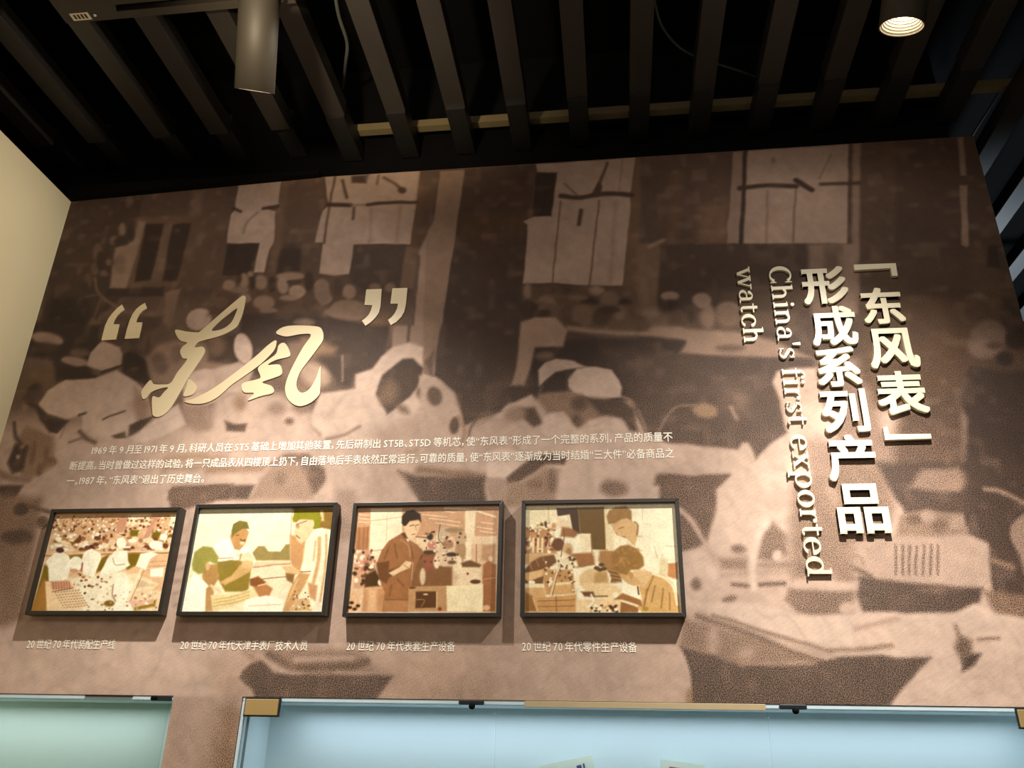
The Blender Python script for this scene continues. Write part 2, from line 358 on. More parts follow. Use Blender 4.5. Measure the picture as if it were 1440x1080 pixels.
# middle left lower: hats, lamp, garment
m.T(300, 460, 4.5)
pp(.20, (-30, 60), (120, 40), (420, 20), (700, -10), (1120, -10), (1125, 130), (1000, 270), (900, 300), (860, 400), (780, 345), (640, 230), (500, 230), (300, 310), (120, 230), (-30, 210), s=9)
pp(.44, (470, 90), (640, 60), (660, 200), (760, 340), (700, 420), (560, 480), (480, 380), (420, 250), s=12, w=.4)
ee(.64, 640, 300, 100, 70, rot=25, s=10, w=.8)
ee(.70, 190, 135, 58, 100, rot=-12, s=4); ee(.40, 20, 110, 60, 70, s=12, w=.8)
pp(.68, (-30, 270), (160, 220), (260, 260), (200, 420), (-30, 420), s=6)
pp(.46, (560, 70), (660, 60), (780, 130), (760, 180), (640, 180), s=12, w=1.5)
pp(.52, (1120, -10), (1385, -10), (1400, 200), (1240, 100), (1130, 120), s=5); ll(.28, 18, (1240, -10), (1232, 92), s=5); ll(.36, 26, (1130, 0), (1100, 150), s=8)
pp(.20, (1395, -10), (1520, -10), (1520, 330), (1440, 320), (1375, 290), s=6)
ll(.5, 14, (815, 180), (818, 340), s=4); ll(.3, 26, (790, 365), (860, 385), s=4)
pp(.71, (900, 300), (1010, 262), (1060, 190), (1140, 120), (1240, 95), (1330, 130), (1400, 210), (1440, 300), (1500, 460), (1500, 700), (900, 720), (640, 690), (615, 560), (680, 420), (900, 385), s=5)
pp(.60, (1240, 560), (1400, 500), (1500, 560), (1500, 720), (1100, 720), (960, 690), s=14)
pp(.20, (1070, 300), (1200, 200), (1262, 200), (1335, 262), (1290, 380), (1240, 440), (1100, 552), (1030, 425), s=5); ee(.38, 1110, 420, 60, 80, rot=20, s=12, w=1)
ee(.24, 1355, 420, 72, 48, rot=15, s=7, w=.5); ee(.4, 1200, 520, 50, 24, rot=30, s=9)
ll(.45, 18, (720, 705), (830, 680), (925, 630), s=5); ll(.5, 16, (600, 620), (680, 680), s=6)
pp(.66, (0, 440), (200, 400), (420, 420), (620, 540), (620, 700), (0, 700), s=12)
pp(.24, (72, 590), (130, 612), (215, 610), (200, 662), (85, 655), s=5); ee(.36, 480, 598, 28, 22, s=6); ee(.44, 560, 510, 60, 36, s=10); ee(.5, 170, 480, 40, 50, s=10, w=1); ee(.5, 400, 520, 60, 40, s=12)
pp(.40, (330, 880), (450, 800), (600, 800), (690, 880), (712, 950), (655, 1050), (580, 1090), (560, 950), (450, 860), s=6)
pp(.53, (380, 870), (540, 850), (600, 960), (640, 1090), (230, 1090), (300, 960), s=8, w=.5); ee(.42, 430, 955, 40, 46, s=9)
pp(.30, (620, 880), (700, 900), (705, 970), (650, 1050), (600, 960), s=8)
ll(.50, 60, (-30, 900), (300, 890), s=9, w=.8); ll(.66, 34, (-30, 975), (250, 965), s=6); pp(.20, (-30, 1000), (260, 1000), (215, 1090), (-30, 1090), s=6)
pp(.24, (1170, 910), (1280, 940), (1520, 980), (1520, 1090), (1310, 1090), s=9); ll(.52, 34, (1230, 790), (1480, 740), s=10)
# window two, dark wall panel (upper middle)
m.T(600, 200, 4.5)
pp(.27, (-20, 190), (85, 185), (30, 520), (-20, 520), s=6)
pp(.49, (85, 185), (245, 175), (180, 620), (105, 1090), (-20, 1090), (0, 600), (40, 520), s=3, w=.4)
pp(.18, (240, 175), (700, 135), (640, 500), (630, 880), (600, 1090), (105, 1090), (180, 620), s=3)
pp(.22, (230, 450), (640, 460), (630, 600), (200, 620), s=14, w=1.2)
pp(.34, (1320, 95), (1520, 80), (1520, 1090), (1240, 1000), (1270, 600), s=5, w=.8)
pp(.60, (690, 140), (1322, 95), (1292, 320), (1290, 380), (1268, 640), (1240, 912), (1040, 908), (830, 892), (612, 895), (640, 520), (612, 500), (680, 470), (785, 465), (820, 205), (700, 185), s=3)
pp(.06, (692, 195), (825, 192), (805, 330), (788, 470), (670, 468), s=4)
ll(.18, 44, (850, 340), (960, 352), (1060, 335), (1180, 325), (1302, 335), s=4); ll(.30, 10, (870, 260), (965, 345), s=4); ll(.26, 24, (1142, 130), (1105, 230), (1075, 320), s=4); pp(.2, (1085, 250), (1110, 280), (1100, 330), (1040, 340), s=4)
ll(.34, 12, (848, 375), (795, 895), s=3); ll(.34, 13, (1092, 370), (1030, 905), s=3); ll(.20, 30, (975, 432), (965, 520), s=4); ll(.5, 8, (1240, 110), (1215, 310), s=5); ll(.5, 8, (1200, 380), (1160, 900), s=10)
pp(.30, (605, 905), (1240, 915), (1480, 980), (1480, 1090), (600, 1090), s=8, w=.6)
for x, y, a, b, t in ((640, 940, 24, 50, .48), (760, 1020, 62, 55, .44), (860, 940, 60, 30, .2), (1075, 940, 48, 30, .50), (1030, 1025, 60, 45, .1), (1255, 1030, 45, 42, .1), (640, 1035, 32, 38, .12), (900, 1060, 50, 40, .34), (1160, 990, 60, 50, .4), (960, 985, 60, 20, .4)):
    ee(t, x, y, a, b, s=6, al=.92, w=.5)
# centre: standing figure, caps, seated workers
m.T(600, 430, 3.856)
pp(.20, (90, -10), (515, -10), (490, 350), (455, 500), (420, 560), (260, 620), (200, 650), (160, 480), (40, 380), s=5)
pp(.48, (-20, -10), (97, -10), (35, 385), (-20, 370), s=4, w=.4)
pp(.28, (0, 300), (40, 250), (30, 380), s=9)
pp(.64, (-40, 380), (70, 400), (150, 470), (195, 600), (195, 700), (100, 880), (-40, 880), s=6)
ee(.32, 42, 490, 40, 52, rot=-20, s=6); ee(.26, 150, 650, 28, 48, rot=12, s=5); ll(.5, 20, (175, 600), (205, 680), (190, 760), s=5, w=1.5)
pp(.22, (-40, 930), (300, 930), (330, 1090), (-40, 1090), s=7); ll(.44, 50, (-40, 890), (300, 930), s=9, w=.8)
pp(.13, (505, -10), (620, -10), (560, 80), (510, 60), s=8)
pp(.34, (600, -10), (1500, -10), (1500, 140), (760, 130), s=8, w=.6)
for x, y, a, b, t in ((640, 40, 30, 20, .1), (760, 50, 40, 60, .26), (850, 50, 60, 60, .4), (950, 60, 50, 50, .22), (1050, 40, 30, 40, .44), (1150, 30, 50, 50, .3), (800, 110, 40, 20, .2), (1200, 70, 40, 50, .4), (990, 20, 60, 20, .14)):
    ee(t, x, y, a, b, s=7, al=.9, w=.6)
ll(.50, 36, (770, 120), (930, 140), (1234, 155), s=7, w=.4)
pp(.14, (760, 175), (1000, 180), (1500, 190), (1500, 700), (1190, 690), (1110, 510), (1000, 520), (850, 330), (720, 290), (620, 350), (600, 480), (560, 560), (450, 520), (450, 440), (545, 440), (580, 230), (740, 225), s=6)
pp(.22, (950, 230), (1500, 240), (1500, 700), (1200, 690), (1080, 420), s=10)
pp(.09, (590, 235), (760, 200), (900, 190), (940, 260), (850, 330), (720, 290), (620, 350), (600, 480), (545, 440), s=8)
pp(.53, (510, 90), (590, 60), (700, 65), (762, 135), (740, 222), (588, 225), (560, 350), (530, 432), (458, 430), (480, 355), (500, 230), s=5, w=.3)
ee(.4, 640, 270, 50, 26, s=9)
ll(.46, 18, (1055, 492), (1115, 520), (1160, 600), (1190, 695), s=4)
ee(.70, 905, 420, 147, 88, rot=8, s=4); pp(.70, (770, 440), (800, 370), (900, 335), (1000, 350), (1055, 440), (1050, 495), (950, 510), (850, 480), s=4)
pp(.67, (612, 430), (608, 350), (640, 310), (700, 288), (800, 300), (862, 330), (780, 345), (700, 362), (645, 410), s=4)
pp(.09, (640, 412), (700, 365), (805, 345), (765, 400), (760, 462), (620, 475), s=5)
pp(.46, (605, 480), (760, 468), (840, 480), (900, 530), (960, 600), (840, 660), (790, 650), (740, 580), (650, 582), s=7, w=.8); ee(.25, 830, 530, 40, 40, s=10); ee(.28, 810, 630, 28, 36, s=7)
pp(.20, (860, 495), (1060, 510), (1125, 560), (1140, 680), (1100, 680), (1050, 610), (940, 590), s=7)
pp(.64, (570, 478), (600, 520), (650, 600), (640, 668), (480, 700), (335, 800), (330, 900), (290, 720), (300, 650), (430, 545), s=5)
pp(.24, (500, 555), (585, 548), (632, 635), (580, 655), (510, 600), s=6); ee(.5, 480, 590, 60, 40, rot=-20, s=10)
ll(.33, 14, (400, 570), (300, 590), (240, 660), (225, 740), s=4)
pp(.69, (640, 600), (740, 578), (790, 640), (820, 670), (880, 620), (980, 605), (1070, 630), (1110, 690), (1280, 800), (1280, 1090), (420, 1090), (480, 760), (630, 700), s=6)
pp(.75, (325, 930), (325, 800), (400, 770), (520, 790), (565, 845), (435, 935), s=5)
pp(.24, (432, 935), (560, 830), (660, 800), (760, 820), (742, 860), (640, 862), (500, 958), (440, 965), s=5)
pp(.58, (325, 930), (430, 940), (420, 1090), (370, 1090), (330, 990), s=5)
pp(.52, (430, 960), (520, 955), (640, 870), (720, 890), (690, 1090), (420, 1090), s=9, w=.6); ee(.38, 680, 950, 24, 60, s=8); ee(.42, 590, 970, 40, 24, s=8, w=1.5)
ee(.42, 1015, 990, 75, 45, rot=10, s=9); ee(.72, 700, 650, 70, 60, s=10)
# upper right: window three and wall
m.T(900, 200, 4.5)
pp(.25, (0, 90), (592, 55), (555, 645), (0, 645), s=6); pp(.30, (200, 180), (270, 180), (240, 640), (180, 640), s=12, w=.8)
pp(.36, (370, 400), (560, 380), (555, 645), (360, 645), s=14, w=1); pp(.38, (-20, 640), (125, 650), (100, 1090), (-20, 1090), s=8, w=.8)
pp(.50, (590, 60), (655, 55), (612, 640), (548, 642), s=3); pp(.58, (650, 55), (1325, 12), (1325, 640), (610, 645), s=4)
ll(.10, 34, (666, 50), (655, 320), (640, 640), s=4)
ll(.40, 8, (808, 310), (800, 640), s=6); ll(.36, 12, (985, 300), (970, 640), s=4); ll(.20, 26, (1332, 15), (1325, 640), s=4)
pp(.47, (1346, 10), (1402, 8), (1395, 700), (1385, 1090), (1260, 1090), (1280, 640), (1340, 640), s=5)
ll(.12, 42, (630, 290), (800, 275), (985, 278), s=4); ll(.12, 44, (985, 240), (1085, 300), s=4); ll(.16, 30, (1145, 265), (1400, 258), s=5); ll(.42, 8, (1210, 80), (1130, 230), s=4); ee(.44, 842, 115, 14, 22, s=5)
pp(.20, (130, 652), (620, 640), (1062, 650), (1075, 800), (1085, 1090), (110, 1090), s=4); pp(.25, (520, 950), (1080, 900), (1090, 1090), (520, 1090), s=14, w=.8)
pp(.44, (1062, 645), (1280, 640), (1290, 760), (1290, 1090), (1085, 1090), s=8); pp(.34, (1170, 660), (1260, 660), (1250, 800), (1170, 800), s=8)
ee(.50, 190, 975, 58, 32, s=5); ee(.1, 190, 1040, 60, 40, s=7); ee(.50, 392, 1000, 62, 48, s=5); ee(.46, 555, 1055, 72, 48, s=6); ll(.5, 30, (60, 660), (150, 620), s=6)
# right centre
m.T(900, 440, 4.5)
pp(.32, (-20, -10), (1000, -10), (1000, 100), (600, 110), (100, 110), (-20, 130), s=10, w=.4)
for x, y, a, b, t in ((430, 20, 50, 80, .5), (560, 15, 80, 75, .46), (110, 40, 70, 40, .4), (60, 0, 60, 30, .46), (240, 30, 50, 60, .3), (330, 0, 30, 60, .2), (170, 110, 120, 30, .52)): ee(t, x, y, a, b, s=8, al=.9, w=.3)
pp(.52, (-20, 130), (250, 100), (600, 110), (860, 180), (1100, 290), (740, 295), (480, 290), (250, 250), (280, 180), (-20, 155), s=9, w=.4)
pp(.16, (-20, 150), (150, 160), (280, 185), (240, 235), (-20, 245), s=9); ee(.38, 570, 220, 90, 20, s=8)
pp(.25, (-20, 270), (300, 265), (1110, 292), (1130, 340), (870, 365), (835, 440), (885, 560), (935, 760), (820, 835), (730, 930), (680, 820), (620, 865), (150, 820), (30, 740), (-20, 640), s=7, w=-.3)
pp(.52, (500, 430), (680, 480), (700, 640), (620, 680), (520, 620), s=30, w=.3, a=.35)
ee(.50, 412, 620, 78, 46, rot=8, s=7, w=1.5); ll(.44, 18, (350, 585), (240, 592), (170, 660), (120, 750), s=4); ll(.46, 20, (-10, 620), (20, 690), (40, 755), s=4); ll(.55, 24, (575, 595), (612, 668), s=5, w=.8); ee(.4, 640, 560, 40, 50, s=12)
pp(.47, (1110, 300), (1460, 260), (1460, 1090), (1240, 800), (1150, 600), s=12)
pp(.68, (840, 440), (862, 375), (960, 350), (1110, 345), (1160, 600), (1260, 800), (1240, 900), (1440, 1090), (560, 1090), (560, 1000), (90, 980), (20, 800), (150, 825), (620, 875), (650, 820), (690, 830), (732, 932), (820, 840), (940, 765), (890, 560), s=6)
pp(.52, (1020, 780), (1300, 830), (1440, 1000), (1440, 1090), (1080, 1090), (1050, 900), s=16)
pp(.30, (105, 1030), (350, 1035), (562, 1020), (500, 1090), (90, 1090), s=6)
# far right top
m.T(1180, 190, 4.154)
pp(.24, (128, 45), (330, 40), (325, 760), (120, 760), s=6, w=.4); pp(.19, (330, 35), (800, 0), (1090, 1090), (330, 1090), s=6)
pp(.22, (330, 700), (720, 700), (760, 1090), (200, 1090), (120, 760), s=16, w=.8)
pp(.46, (690, 15), (725, 10), (740, 235), (705, 235), s=3); pp(.46, (700, 292), (746, 292), (748, 430), (760, 640), (745, 655), (715, 640), (712, 470), s=3)
pp(.26, (760, 660), (870, 640), (1000, 900), (1090, 1090), (760, 1090), s=18, w=.8)
pp(.07, (870, 640), (930, 645), (945, 780), (868, 770), s=5); ee(.40, 810, 968, 72, 34, rot=12, s=6); ee(.09, 812, 1035, 50, 30, s=6)
m.T(1180, 420, 4.154)
pp(.27, (120, -10), (1090, -10), (1090, 400), (760, 400), (700, 560), (350, 640), (120, 640), s=14, w=1.)
pp(.15, (960, -10), (1100, -10), (1100, 300), (960, 260), s=10)
ee(.40, 870, 235, 108, 118, rot=30, s=7); ee(.44, 830, 290, 70, 60, s=9); ee(.28, 910, 275, 45, 18, s=7); ee(.10, 970, 350, 50, 40, s=6); ee(.10, 1045, 235, 66, 62, s=7)
pp(.46, (-20, 380), (180, 500), (260, 760), (350, 860), (330, 1090), (-20, 1090), s=16)
pp(.25, (350, 660), (720, 520), (760, 1090), (300, 1090), s=16, w=.3)
pp(.115, (770, 405), (1080, 430), (1200, 440), (1200, 1090), (735, 1090), (745, 700), (700, 600), s=8)
ee(.50, 560, 1060, 135, 78, s=8); ee(.44, 690, 1030, 50, 60, s=8, w=.5)
# right bottom: instrument and bench
m.T(1180, 660, 3.177)
pp(.44, (-20, -20), (170, -10), (250, 150), (200, 320), (-20, 340), s=14, w=.3)
pp(.115, (250, 130), (170, -30), (900, -30), (900, 680), (826, 660), (700, 600), (680, 530), (660, 330), (570, 290), (550, 200), (300, 190), s=8)
pp(.46, (310, 85), (370, 0), (540, -10), (562, 60), (540, 108), (420, 100), s=8); ee(.5, 520, 65, 26, 30, s=7, w=.8)
pp(.17, (300, 110), (560, 110), (560, 190), (400, 180), (300, 200), s=10)
ll(.50, 22, (655, 88), (720, 98), (826, 150), (870, 180), s=5, w=.5); ll(.4, 24, (690, 405), (770, 435), s=6, w=.8)
ee(.50, 862, 290, 98, 100, s=4); pp(.50, (790, 330), (900, 300), (900, 480), (826, 465), s=5)
pp(.60, (-20, 340), (200, 310), (270, 290), (560, 290), (665, 335), (672, 420), (682, 532), (560, 520), (430, 512), (280, 500), (230, 500), (120, 462), (-20, 480), s=5)
pp(.46, (270, 210), (400, 180), (540, 205), (575, 290), (420, 300), (260, 295), s=7, w=.3); ee(.30, 340, 225, 36, 22, s=7); ee(.34, 450, 250, 34, 28, s=8); ee(.56, 400, 210, 30, 26, s=7); ee(.55, 520, 240, 26, 28, s=7)
for i, x in enumerate((252, 283, 312, 343, 376, 408, 440)):
    for k in range(9): ll(.36, 9, (x, 340+k*15), (x+3, 350+k*15), s=2.2)
ll(.3, 18, (0, 410), (80, 450), (140, 480), s=6); ll(.46, 8, (0, 380), (90, 390), (110, 430), s=4); ll(.46, 10, (0, 490), (90, 490), s=5)
pp(.13, (90, 480), (230, 500), (430, 515), (640, 530), (625, 590), (540, 640), (300, 645), (110, 635), (80, 560), s=6); ee(.3, 410, 540, 60, 16, s=8)
pp(.37, (640, 540), (826, 560), (900, 570), (900, 680), (700, 655), s=8, w=.5)
pp(.70, (-20, 650), (20, 610), (60, 605), (110, 640), (520, 645), (600, 600), (700, 640), (900, 680), (900, 1090), (-20, 1090), s=6)
ll(.52, 10, (60, 715), (260, 670), s=9)
pp(.30, (535, 740), (590, 765), (590, 830), (550, 860), (515, 800), s=8); pp(.09, (550, 850), (585, 825), (635, 822), (605, 870), (552, 905), s=5); ll(.34, 8, (620, 760), (715, 755), s=5); ll(.4, 12, (520, 700), (540, 760), s=6)
pp(.14, (-40, 840), (190, 830), (260, 842), (412, 840), (310, 950), (215, 1060), (-40, 1060), s=5); ll(.46, 16, (-40, 805), (120, 800), (235, 785), s=5, w=.5)
# bottom centre right
m.T(940, 660, 3.177)
pp(.28, (-40, 20), (120, 30), (272, 28), (212, 95), (225, 190), (172, 330), (60, 370), (-40, 300), s=6)
ll(.62, 26, (50, 180), (110, 240), (170, 340), (215, 440), s=5); pp(.70, (0, 370), (170, 370), (230, 470), (120, 620), (0, 600), s=6)
pp(.70, (230, 90), (300, 20), (560, 10), (560, 200), (520, 300), (400, 330), (230, 380), (180, 320), s=7)
pp(.40, (415, 290), (470, 240), (522, 290), (530, 380), (460, 410), (400, 400), s=8); pp(.48, (228, 400), (350, 395), (345, 445), (240, 445), s=8)
ll(.3, 14, (288, 516), (362, 520), s=5); ll(.3, 15, (408, 516), (520, 508), s=5); ee(.4, 312, 356, 32, 18, s=7); ee(.36, 270, 580, 30, 14, rot=-15, s=6); ee(.38, 125, 515, 22, 28, s=6)
ll(.6, 20, (240, 470), (400, 462), (540, 460), s=6); ee(.72, 485, 385, 22, 26, s=5); ee(.5, 470, 430, 80, 16, s=8); ll(.76, 30, (435, 235), (392, 320), (372, 420), (380, 530), s=6)
pp(.47, (560, 60), (700, 40), (826, 330), (826, 560), (740, 480), (560, 490), (540, 430), s=16, w=.2)
pp(.40, (540, 530), (826, 540), (826, 640), (780, 650), (660, 655), (580, 640), (520, 580), s=7); ll(.67, 36, (575, 512), (826, 522), s=6)
ee(.66, 800, 620, 40, 30, s=6)
pp(.73, (80, 590), (300, 598), (420, 600), (560, 655), (826, 655), (826, 795), (700, 790), (420, 720), (120, 620), s=6)
pp(.47, (60, 660), (350, 740), (680, 860), (300, 880), (50, 790), s=9, w=.3)
ll(.44, 12, (200, 650), (480, 742), (720, 812), s=5); ll(.38, 22, (130, 655), (380, 742), (560, 822), (690, 862), s=6); ee(.6, 200, 770, 26, 60, s=10); ee(.6, 350, 820, 40, 30, s=12); ll(.62, 22, (560, 790), (740, 840), s=6)
pp(.15, (55, 790), (200, 832), (330, 880), (640, 872), (720, 852), (826, 850), (900, 840), (900, 1090), (100, 1090), (95, 900), s=5)
pp(.66, (-60, 780), (35, 780), (75, 840), (100, 930), (105, 1090), (-60, 1090), s=4); ll(.46, 20, (92, 990), (95, 1090), s=7, w=2)
# bottom left and bottom middle
m.T(0, 860, 4)
pp(.72, (-40, 100), (1300, 100), (1250, 600), (-40, 600), s=30)
pp(.62, (1180, 260), (1440, 200), (1440, 600), (1240, 600), s=30, w=.3); pp(.62, (960, 480), (1370, 470), (1330, 960), (950, 960), s=6)
pp(.42, (1250, 560), (1330, 520), (1360, 960), (1150, 960), s=30, w=1.2)
m.T(320, 860, 4)
pp(.64, (60, 220), (1500, 220), (1500, 520), (60, 520), s=20, w=.4); pp(.55, (860, 380), (1500, 400), (1500, 520), (830, 520), s=40, w=.5, a=.6)
pp(.50, (100, 230), (420, 210), (760, 230), (830, 330), (900, 360), (200, 360), s=12, w=.5)
ll(.66, 36, (170, 240), (300, 330), (400, 350), s=7); ll(.64, 24, (380, 265), (700, 262), s=7); ll(.30, 30, (230, 240), (360, 312), s=9); ll(.50, 12, (390, 238), (740, 236), s=5); ll(.26, 34, (400, 312), (680, 310), (780, 282), s=7); ll(.60, 14, (620, 345), (880, 350), s=6)
pp(.17, (70, 372), (85, 330), (130, 290), (190, 280), (260, 350), (420, 355), (930, 362), (830, 500), (168, 500), (140, 440), s=5)
# around and behind the pictures
m.T(0, 0, 1)
pp(.45, (-40, 690), (60, 700), (30, 870), (-40, 900), s=12, w=.8); ee(.12, 30, 716, 11, 9, s=4); ee(.3, 60, 735, 9, 9, s=5); ee(.16, 24, 755, 22, 10, s=8); ll(.3, 6, (40, 712), (70, 720), s=4)
pp(.30, (238, 690), (330, 680), (300, 706), (240, 720), s=6)
for k in range(6): ll(.48, 4, (246, 766+k*17), (268, 764+k*17), s=6, a=.6)
pp(.55, (470, 690), (500, 690), (500, 760), (470, 760), s=12)
pp(.22, (600, 675), (680, 672), (676, 706), (610, 706), s=10)
def ridge(cx, cz, k, seed): return 1-np.clip(np.abs(2*vnoise(m.X*cx+.5*m.Z, m.Z*cz-.4*m.X, k, seed)-1)/.22, 0, 1)
l0 = m.C.mean(-1); lite = np.clip((l0-110)/60, 0, 1)*np.clip((3.25-m.Z)/.25, 0, 1); dark_ = np.clip((120-l0)/50, 0, 1)
mk = vnoise(m.X, m.Z, .16, 31)                                  # creases of cloth in the pale parts, faint clutter in the dark ones
m.C *= (1-lite*(.07*ridge(1, .6, .085, 21)*mk+.055*ridge(.6, 1.1, .045, 22)*(1-mk)))[..., None]
m.C += (dark_*np.clip(vnoise(m.X, m.Z, .035, 23)-.62, 0, 1)*60)[..., None]*np.array([1, .85, .75])
m.C *= (1-.20*dark_*np.exp(-((m.Z-2.95)/.42)**2))[..., None]
# grain grows in the dark parts of the enlargement
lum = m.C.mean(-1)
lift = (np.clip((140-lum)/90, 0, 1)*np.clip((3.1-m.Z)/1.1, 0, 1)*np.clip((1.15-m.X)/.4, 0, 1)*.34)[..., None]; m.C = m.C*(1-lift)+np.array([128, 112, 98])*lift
gr = np.clip((165-lum)/90, 0.08, 1)*np.clip((3.35-m.Z)/1.0, 0.12, 1)
m.C *= (1+0.08*(vnoise(m.X, m.Z, 0.10, 11)-.5)+0.075*(vnoise(m.X*1.2+m.Z*.6, m.Z-.3*m.X, 0.035, 12)-.5)+0.05*(vnoise(m.X, m.Z, 0.013, 13)-.5))[..., None]
MURAL = print_mat('mural_print', 0.72, grain=1.6, weave=0.022, spec=0.3)
iL = np.searchsorted(m.xs, XL); iR = np.searchsorted(m.xs, XR); jC = np.searchsorted(m.zs, ZC)
# snap the grid lines to the edges of the two openings
m.xs[iL] = XL; m.xs[iR] = XR; m.zs[jC] = ZC; m.X, m.Z = np.meshgrid(m.xs, m.zs)
wall = link('wall_back', m.mesh('wall_back', WY, 0, None, jC, None, gr), MURAL); tag(wall, kind='structure')
o = link('printed_panel', m.mesh('printed_panel', WY, iL, iR+1, 0, jC+1, gr), MURAL, wall)
# ------------------------------------------------------------------ room shell
XCR = 1.205
WALLP = mat('painted_wall_beige', (222, 208, 172), 0.8, scale=3, var=.04)
FARP = mat('far_wall_darkened', (18, 18, 19), .8)  # far walls: darkness of the unlit space put into the colour
BLACK = mat('black_paint', (11, 10, 10), 0.7, var=.3, scale=8)
EDGE = mat('panel_edge', (120, 100, 85), 0.5)
FLOORM = mat('floor_stone', (190, 182, 168), 0.4, scale=4)
o = MB().box((-3.5, -4.2, -0.05), (6.2, 9.2, 0)).build('floor', FLOORM); tag(o, kind='structure')
o = MB().box((X0-.12, -4.1, 0), (X0, WY+.02, 2.093+EYE)).build('wall_left', WALLP); tag(o, kind='structure')
o = MB().box((-3.5, -4.2, 0), (6.2, -4.1, 4.3)).build('wall_front', WALLP); tag(o, kind='structure')
o = MB().box((-3.5, -4.1, 0), (-3.4, 9.1, 4.3)).build('wall_outer', FARP); tag(o, kind='structure')
o = MB().box((-3.4, 2.9, 0), (X0-.12, 3.0, 4.3)).build('wall_recess', FARP); tag(o, kind='structure')
o = MB().box((6.1, -4.1, 0), (6.2, 9.2, 4.3)).build('wall_right', FARP); tag(o, kind='structure')
o = MB().box((1.2, 9.1, 0), (6.1, 9.2, 4.3)).build('wall_far', FARP); tag(o, kind='structure')
# body of the mural wall: lower plain part, panel edge
zb = m.zs[0]
b = MB()
b.box((X0, WY+.004, 2.14+EYE-.03), (X1-.0005, WY+.03, 2.14+EYE-.0005)).box((X1-.03, WY+.004, 0), (X1-.0005, WY+.03, 2.14+EYE-.031))
b.build('panel_edge', EDGE, wall)
b = MB().box((XL, WY+.001, 0), (XR, WY+.04, zb)).box((XCR, WY+.001, 0), (X1-.031, WY+.04, ZC-.0)).box((X0, WY+.001, 0), (XL, WY+.04, .72)).box((XR, WY+.001, 0), (XCR, WY+.04, .72))
b.box((XL+.002, WY+.003, zb), (XR-.002, WY+.04, ZC+.05)).box((X0, WY+.003, ZC+.0), (X1-.031, WY+.04, ZC+.05))
b.build('wall_core', mat('wall_core_brown', (120, 96, 80), .6), wall)
o = MB().box((-3.39, 2.70, 2.0+EYE), (X1-.035, 2.76, 2.80+EYE)).build('dark_gap_sheet', BLACK); tag(o, kind='structure')  # added black blocker standing in for the dark gap above the mural
b = MB(); zt = 2.14+EYE+.012
b.add([(X0, 2.57, 2.093+EYE), (-1.14, 2.57, 2.137+EYE), (-1.14, 2.57, zt), (X0, 2.57, zt), (X0, 2.599, 2.093+EYE), (-1.14, 2.599, 2.137+EYE), (-1.14, 2.599, zt), (X0, 2.599, zt)],
      [(0,1,2,3), (7,6,5,4), (0,4,5,1), (3,2,6,7), (0,3,7,4), (1,5,6,2)])
o = b.build('trim_2', BLACK); tag(o, kind='structure')
# open slatted ceiling
VOID = mat('ceiling_void_black', (8, 8, 8), .8, var=.3)
for q_ in (VOID, FARP, BLACK): q_.node_tree.nodes['Principled BSDF'].inputs['Specular IOR Level'].default_value = .08
SLAT = mat('slat_dark_bronze', (45, 41, 38), .42, scale=6, var=.25)
ceil = MB().box((-3.4, -4.1, 2.8+EYE), (6.1, 9.1, 2.85+EYE)).build('ceiling', VOID); tag(ceil, kind='structure')
zs_ = 2.3+EYE
SLATF = mat('slat_shaded', (26, 24, 22), .5, scale=6, var=.25)  # far slat ends: shade put into a darker copy of the slat colour
xs_ = [.111+.2375*k for k in range(-4, 16)]+[a-.08 for a in (-1.005, -1.251, -1.511, -1.756, -2.05, -2.289, -2.54, -2.79)]
for x in xs_:
    yj = 2.487 if x < -1.3 else 2.43
    MB().bbox((x, -4.05, zs_), (x+.08, yj, zs_+.07), .0015).build('slat', SLAT, ceil)
    ye = 2.69 if x < X1-.03 else 9.0
    lo_ = .03 if x < -1.1 else -.012
    MB().bbox((x+.002, yj, zs_+lo_), (x+.078, ye, zs_+.07+lo_), .0015).build('slat', SLATF if x < X1-.03 else SLAT, ceil)
BATTEN = mat('batten_wood', (112, 98, 68), .6, scale=12, var=.2)
for y0_, y1_, x1_ in ((2.60, 2.635, X1+.2), (0.9, .94, 6.0), (-1.0, -.96, 6.0), (4.6, 4.64, 6.0), (6.6, 6.64, 6.0)):
    MB().bbox((-1.12 if y0_ > 2 else -3.3, y0_, zs_+.071) if y0_ < 4 else (X1+.1, y0_, zs_+.071), (x1_, y1_, zs_+.105)).build('crossbeam', BATTEN, ceil)
# cables lying in the ceiling void
CAB = mat('cable_grey', (70, 72, 66), .6)
def cable(pts, z, r, label):
    w_ = [PZ(x, y, zz) for (x, y), zz in zip(pts, z)]
    b = MB().tube([Vector(q) for q in open_smooth([tuple(v) for v in w_], 8)], r)
    o = b.build('cable', CAB, smooth=True); tag(o, label, 'cable', 'cables in the ceiling void')
cable([(468, -30), (476, 20), (488, 60), (486, 90), (483, 125)], [2.42, 2.42, 2.43, 2.45, 2.6], .007, 'grey cable hanging between the slats right of the left spotlight')
cable([(918, -10), (930, 35), (955, 66), (985, 82), (1040, 100), (1070, 112)], [2.55, 2.5, 2.48, 2.48, 2.5, 2.55], .005, 'thin cable arching across the slats at the top centre')
cable([(1440, 85), (1412, 120), (1390, 155), (1368, 190), (1350, 230)], [2.5, 2.47, 2.46, 2.47, 2.5], .006, 'cable above the slats over the top right corner of the mural')

